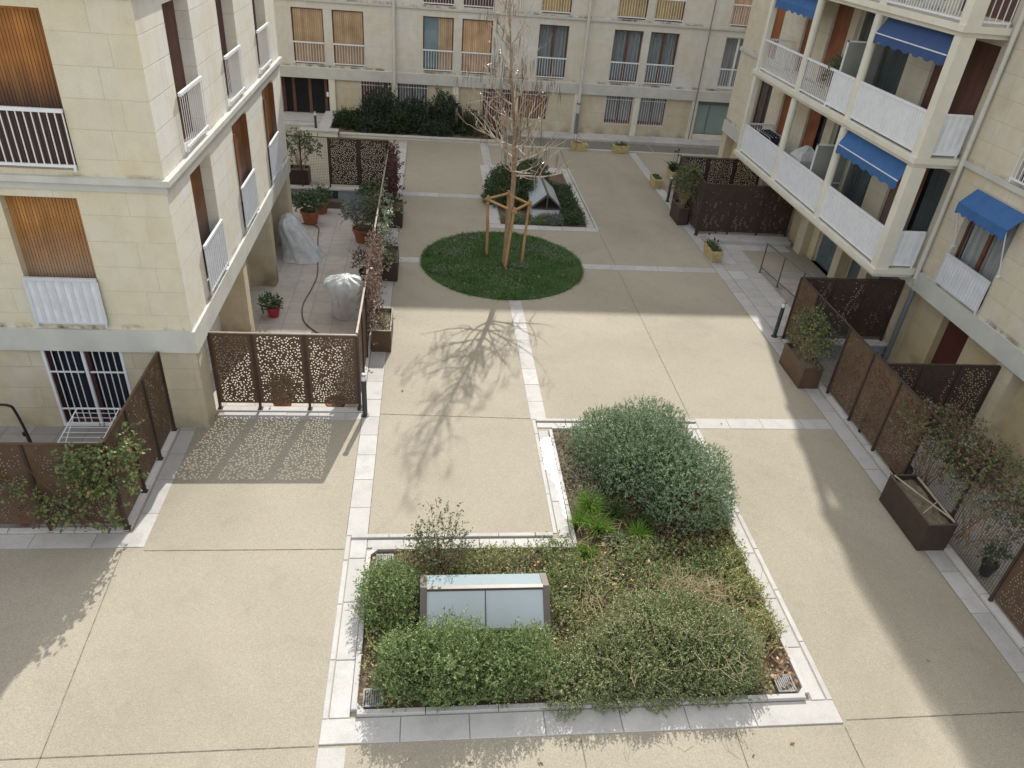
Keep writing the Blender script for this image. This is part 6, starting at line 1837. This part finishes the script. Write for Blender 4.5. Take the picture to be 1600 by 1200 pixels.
tangle('russet olive climber over the right wire fence, above the large planter', (9.6, 10.2, 1.2), (0.55, 0.95, 0.80), [('L_olive', 420), ('L_brown', 420)], 0, ll=0.045, seed=12, zb=0.25, stems=14)
tangle('dark green and red climber sprawling over the right wire fence', (9.62, 8.75, 1.3), (0.55, 1.2, 0.66), [('L_olive', 460), ('L_vine', 130), ('L_redvine', 80), ('L_brown', 240)], 0, ll=0.048, seed=13, zb=0.2, stems=14)
tangle('yellow green bush in the square planter of the fenced corner', (8.96, 24.75, 1.2), (0.42, 0.6, 0.75), [('L_olive', 420), ('L_vine', 120)], 0, seed=14, zb=0.55, stems=22)
tangle('broad-leaved shrub in the dark planter behind the terrace wire fence', (-4.6, 26.95, 1.25), (0.85, 0.5, 0.65), [('L_pot', 210)], 0, per=6, ll=0.075, seed=15, zb=0.5, stems=22)
tangle('evergreen in the large terracotta pot by the terrace wall', (-3.98, 24.35, 0.22), (0.52, 0.42, 0.34), [('L_pot', 300)], 0, per=7, ll=0.075, seed=16, zb=0.0, stems=14)
tangle('small evergreen in the pot tucked behind by the terrace wall', (-3.72, 25.35, 0.12), (0.30, 0.28, 0.24), [('L_pot', 170)], 0, per=7, ll=0.06, seed=17, zb=-0.06, stems=8)
tangle('silvery lavender in the terracotta pot by the terrace fence', (-2.18, 22.95, 0.42), (0.55, 0.45, 0.42), [('L_silver', 420)], 0, per=9, ll=0.05, seed=18, zb=0.0, stems=26)
tangle('dark leafy shrub at the far corner of the terrace', (-1.9, 25.7, 0.1), (0.42, 0.42, 0.48), [('L_pot', 260)], 0, per=7, ll=0.08, seed=19, zb=TZ + 0.05, stems=14)
tangle('green plant in the bright red pot by the sunlit pier', (-4.08, 17.75, -0.10), (0.24, 0.2, 0.16), [('L_pot', 120)], 0, per=7, ll=0.06, seed=20, zb=-0.2, stems=10)
tangle('bronze foliage in the small dark pot under the red climber', (-1.82, 20.1, 0.10), (0.3, 0.3, 0.28), [('L_redvine', 150)], 0, per=6, ll=0.06, seed=21, zb=-0.2, stems=8)
tangle('dark plant in the small black pot behind the right wire fence', (10.1, 8.45, 0.12), (0.16, 0.16, 0.16), [('L_pot', 80)], 0, per=6, ll=0.05, seed=22, zb=-0.05, stems=5)
tangle('dark red heap of foliage in the right patio beside the short blue grey wall', (11.2, 15.1, -0.30), (0.55, 0.4, 0.32), [('L_red', 330)], 0, per=6, ll=0.07, seed=23, zb=TZ + 0.02, stems=8)
tangle('dark red bush at the pillar foot beyond the second right cross fence', (11.75, 11.3, -0.25), (0.42, 0.42, 0.38), [('L_red', 260)], 0, per=6, ll=0.07, seed=24, zb=TZ + 0.02, stems=8)
tangle('dry grasses in the sunlit planter nearest beside the terrace fence', (-1.1, 15.85, 0.50), (0.16, 0.5, 0.14), [('L_brown', 60), ('L_clover', 40)], 0, per=5, ll=0.04, seed=25, zb=0.46, stems=26)
tangle('thin green weeds in the planter level with the round lawn', (-1.08, 19.7, 0.52), (0.18, 0.5, 0.18), [('L_olive', 90), ('L_redvine', 40)], 0, per=5, ll=0.05, seed=26, zb=0.46, stems=16)
tangle('thin dry weeds in the planter farthest along the terrace fence', (-1.08, 23.6, 0.52), (0.18, 0.5, 0.22), [('L_olive', 60)], 0, per=5, ll=0.05, seed=27, zb=0.46, stems=14)
tangle('green plant in the terracotta bowl behind the leaf-cut fence', (-3.1, 13.55, 0.05), (0.28, 0.24, 0.24), [('L_vine', 120)], 0, per=6, ll=0.07, seed=28, zb=-0.2, stems=8)
# plant on the second floor balcony
t = thing('potted_plant', 'bushy olive plant in a pot behind the upper frosted balcony screen', 'plant', (11.6, 20.1, 4.98))
m = MB(); m.lathe([(0.13, 0), (0.19, 0.32), (0.20, 0.34), (0.17, 0.34)], (11.6, 21.25, 4.985), 18); m.build('bowl', M['terracotta'], t)
p, g = bush_points(420, (11.6, 21.25, 5.75), (0.48, 0.45, 0.5), 2.1, Lumps(12, 0.3, 0.35, 5), 0.35, 5.0, 0.4)
V, Fq = twig_leaves(p, unit(g + RNG.normal(size=g.shape) * 0.7), 0.14, 7, 0.06, 0.35, 0.9); mesh_np('foliage', V, Fq, M['L_olive'], t)
m = MB(); m.tube([(11.6, 21.25, 5.3), (11.6, 21.25, 5.8)], 0.02, 6); m.build('stem', M['stem'], t)
# wet film on the kerb slab, mirroring the sun
mb = MB()
r = np.random.default_rng(3)
prof = [(9.55, 2.52, 2.545), (9.75, 2.49, 2.555), (9.95, 2.50, 2.55), (10.1, 2.44, 2.58), (10.28, 2.50, 2.565), (10.5, 2.47, 2.59), (10.66, 2.39, 2.60), (10.8, 2.45, 2.60), (10.95, 2.335, 2.61), (11.1, 2.325, 2.615), (11.5, 2.325, 2.615), (11.75, 2.33, 2.61), (11.88, 2.37, 2.60), (11.96, 2.46, 2.56)]
P_ = []
for (y0, a0, b0), (y1, a1, b1) in zip(prof, prof[1:]):
    for k in range(4):
        s_ = k / 4
        P_.append((y0 + (y1 - y0) * s_, a0 + (a1 - a0) * s_ + r.normal() * 0.010, min(2.545, b0 + (b1 - b0) * s_ + r.normal() * 0.008)))
for (y0, a0, b0), (y1, a1, b1) in zip(P_, P_[1:]):
    mb.quad((a0, y0, 0.0225), (b0, y0, 0.0225), (b1, y1, 0.0225), (a1, y1, 0.0225))
mw_, nt_, b_ = new_mat('wet_stone')
b_.inputs['Base Color'].default_value = (0.33, 0.32, 0.31, 1); b_.inputs['Roughness'].default_value = 0.14; b_.inputs['Specular IOR Level'].default_value = 0.6
bump(nt_, b_, noise(nt_, wpos(nt_), 14, 3), 0.03, 0.01)
struct(mb, 'puddle', mw_)
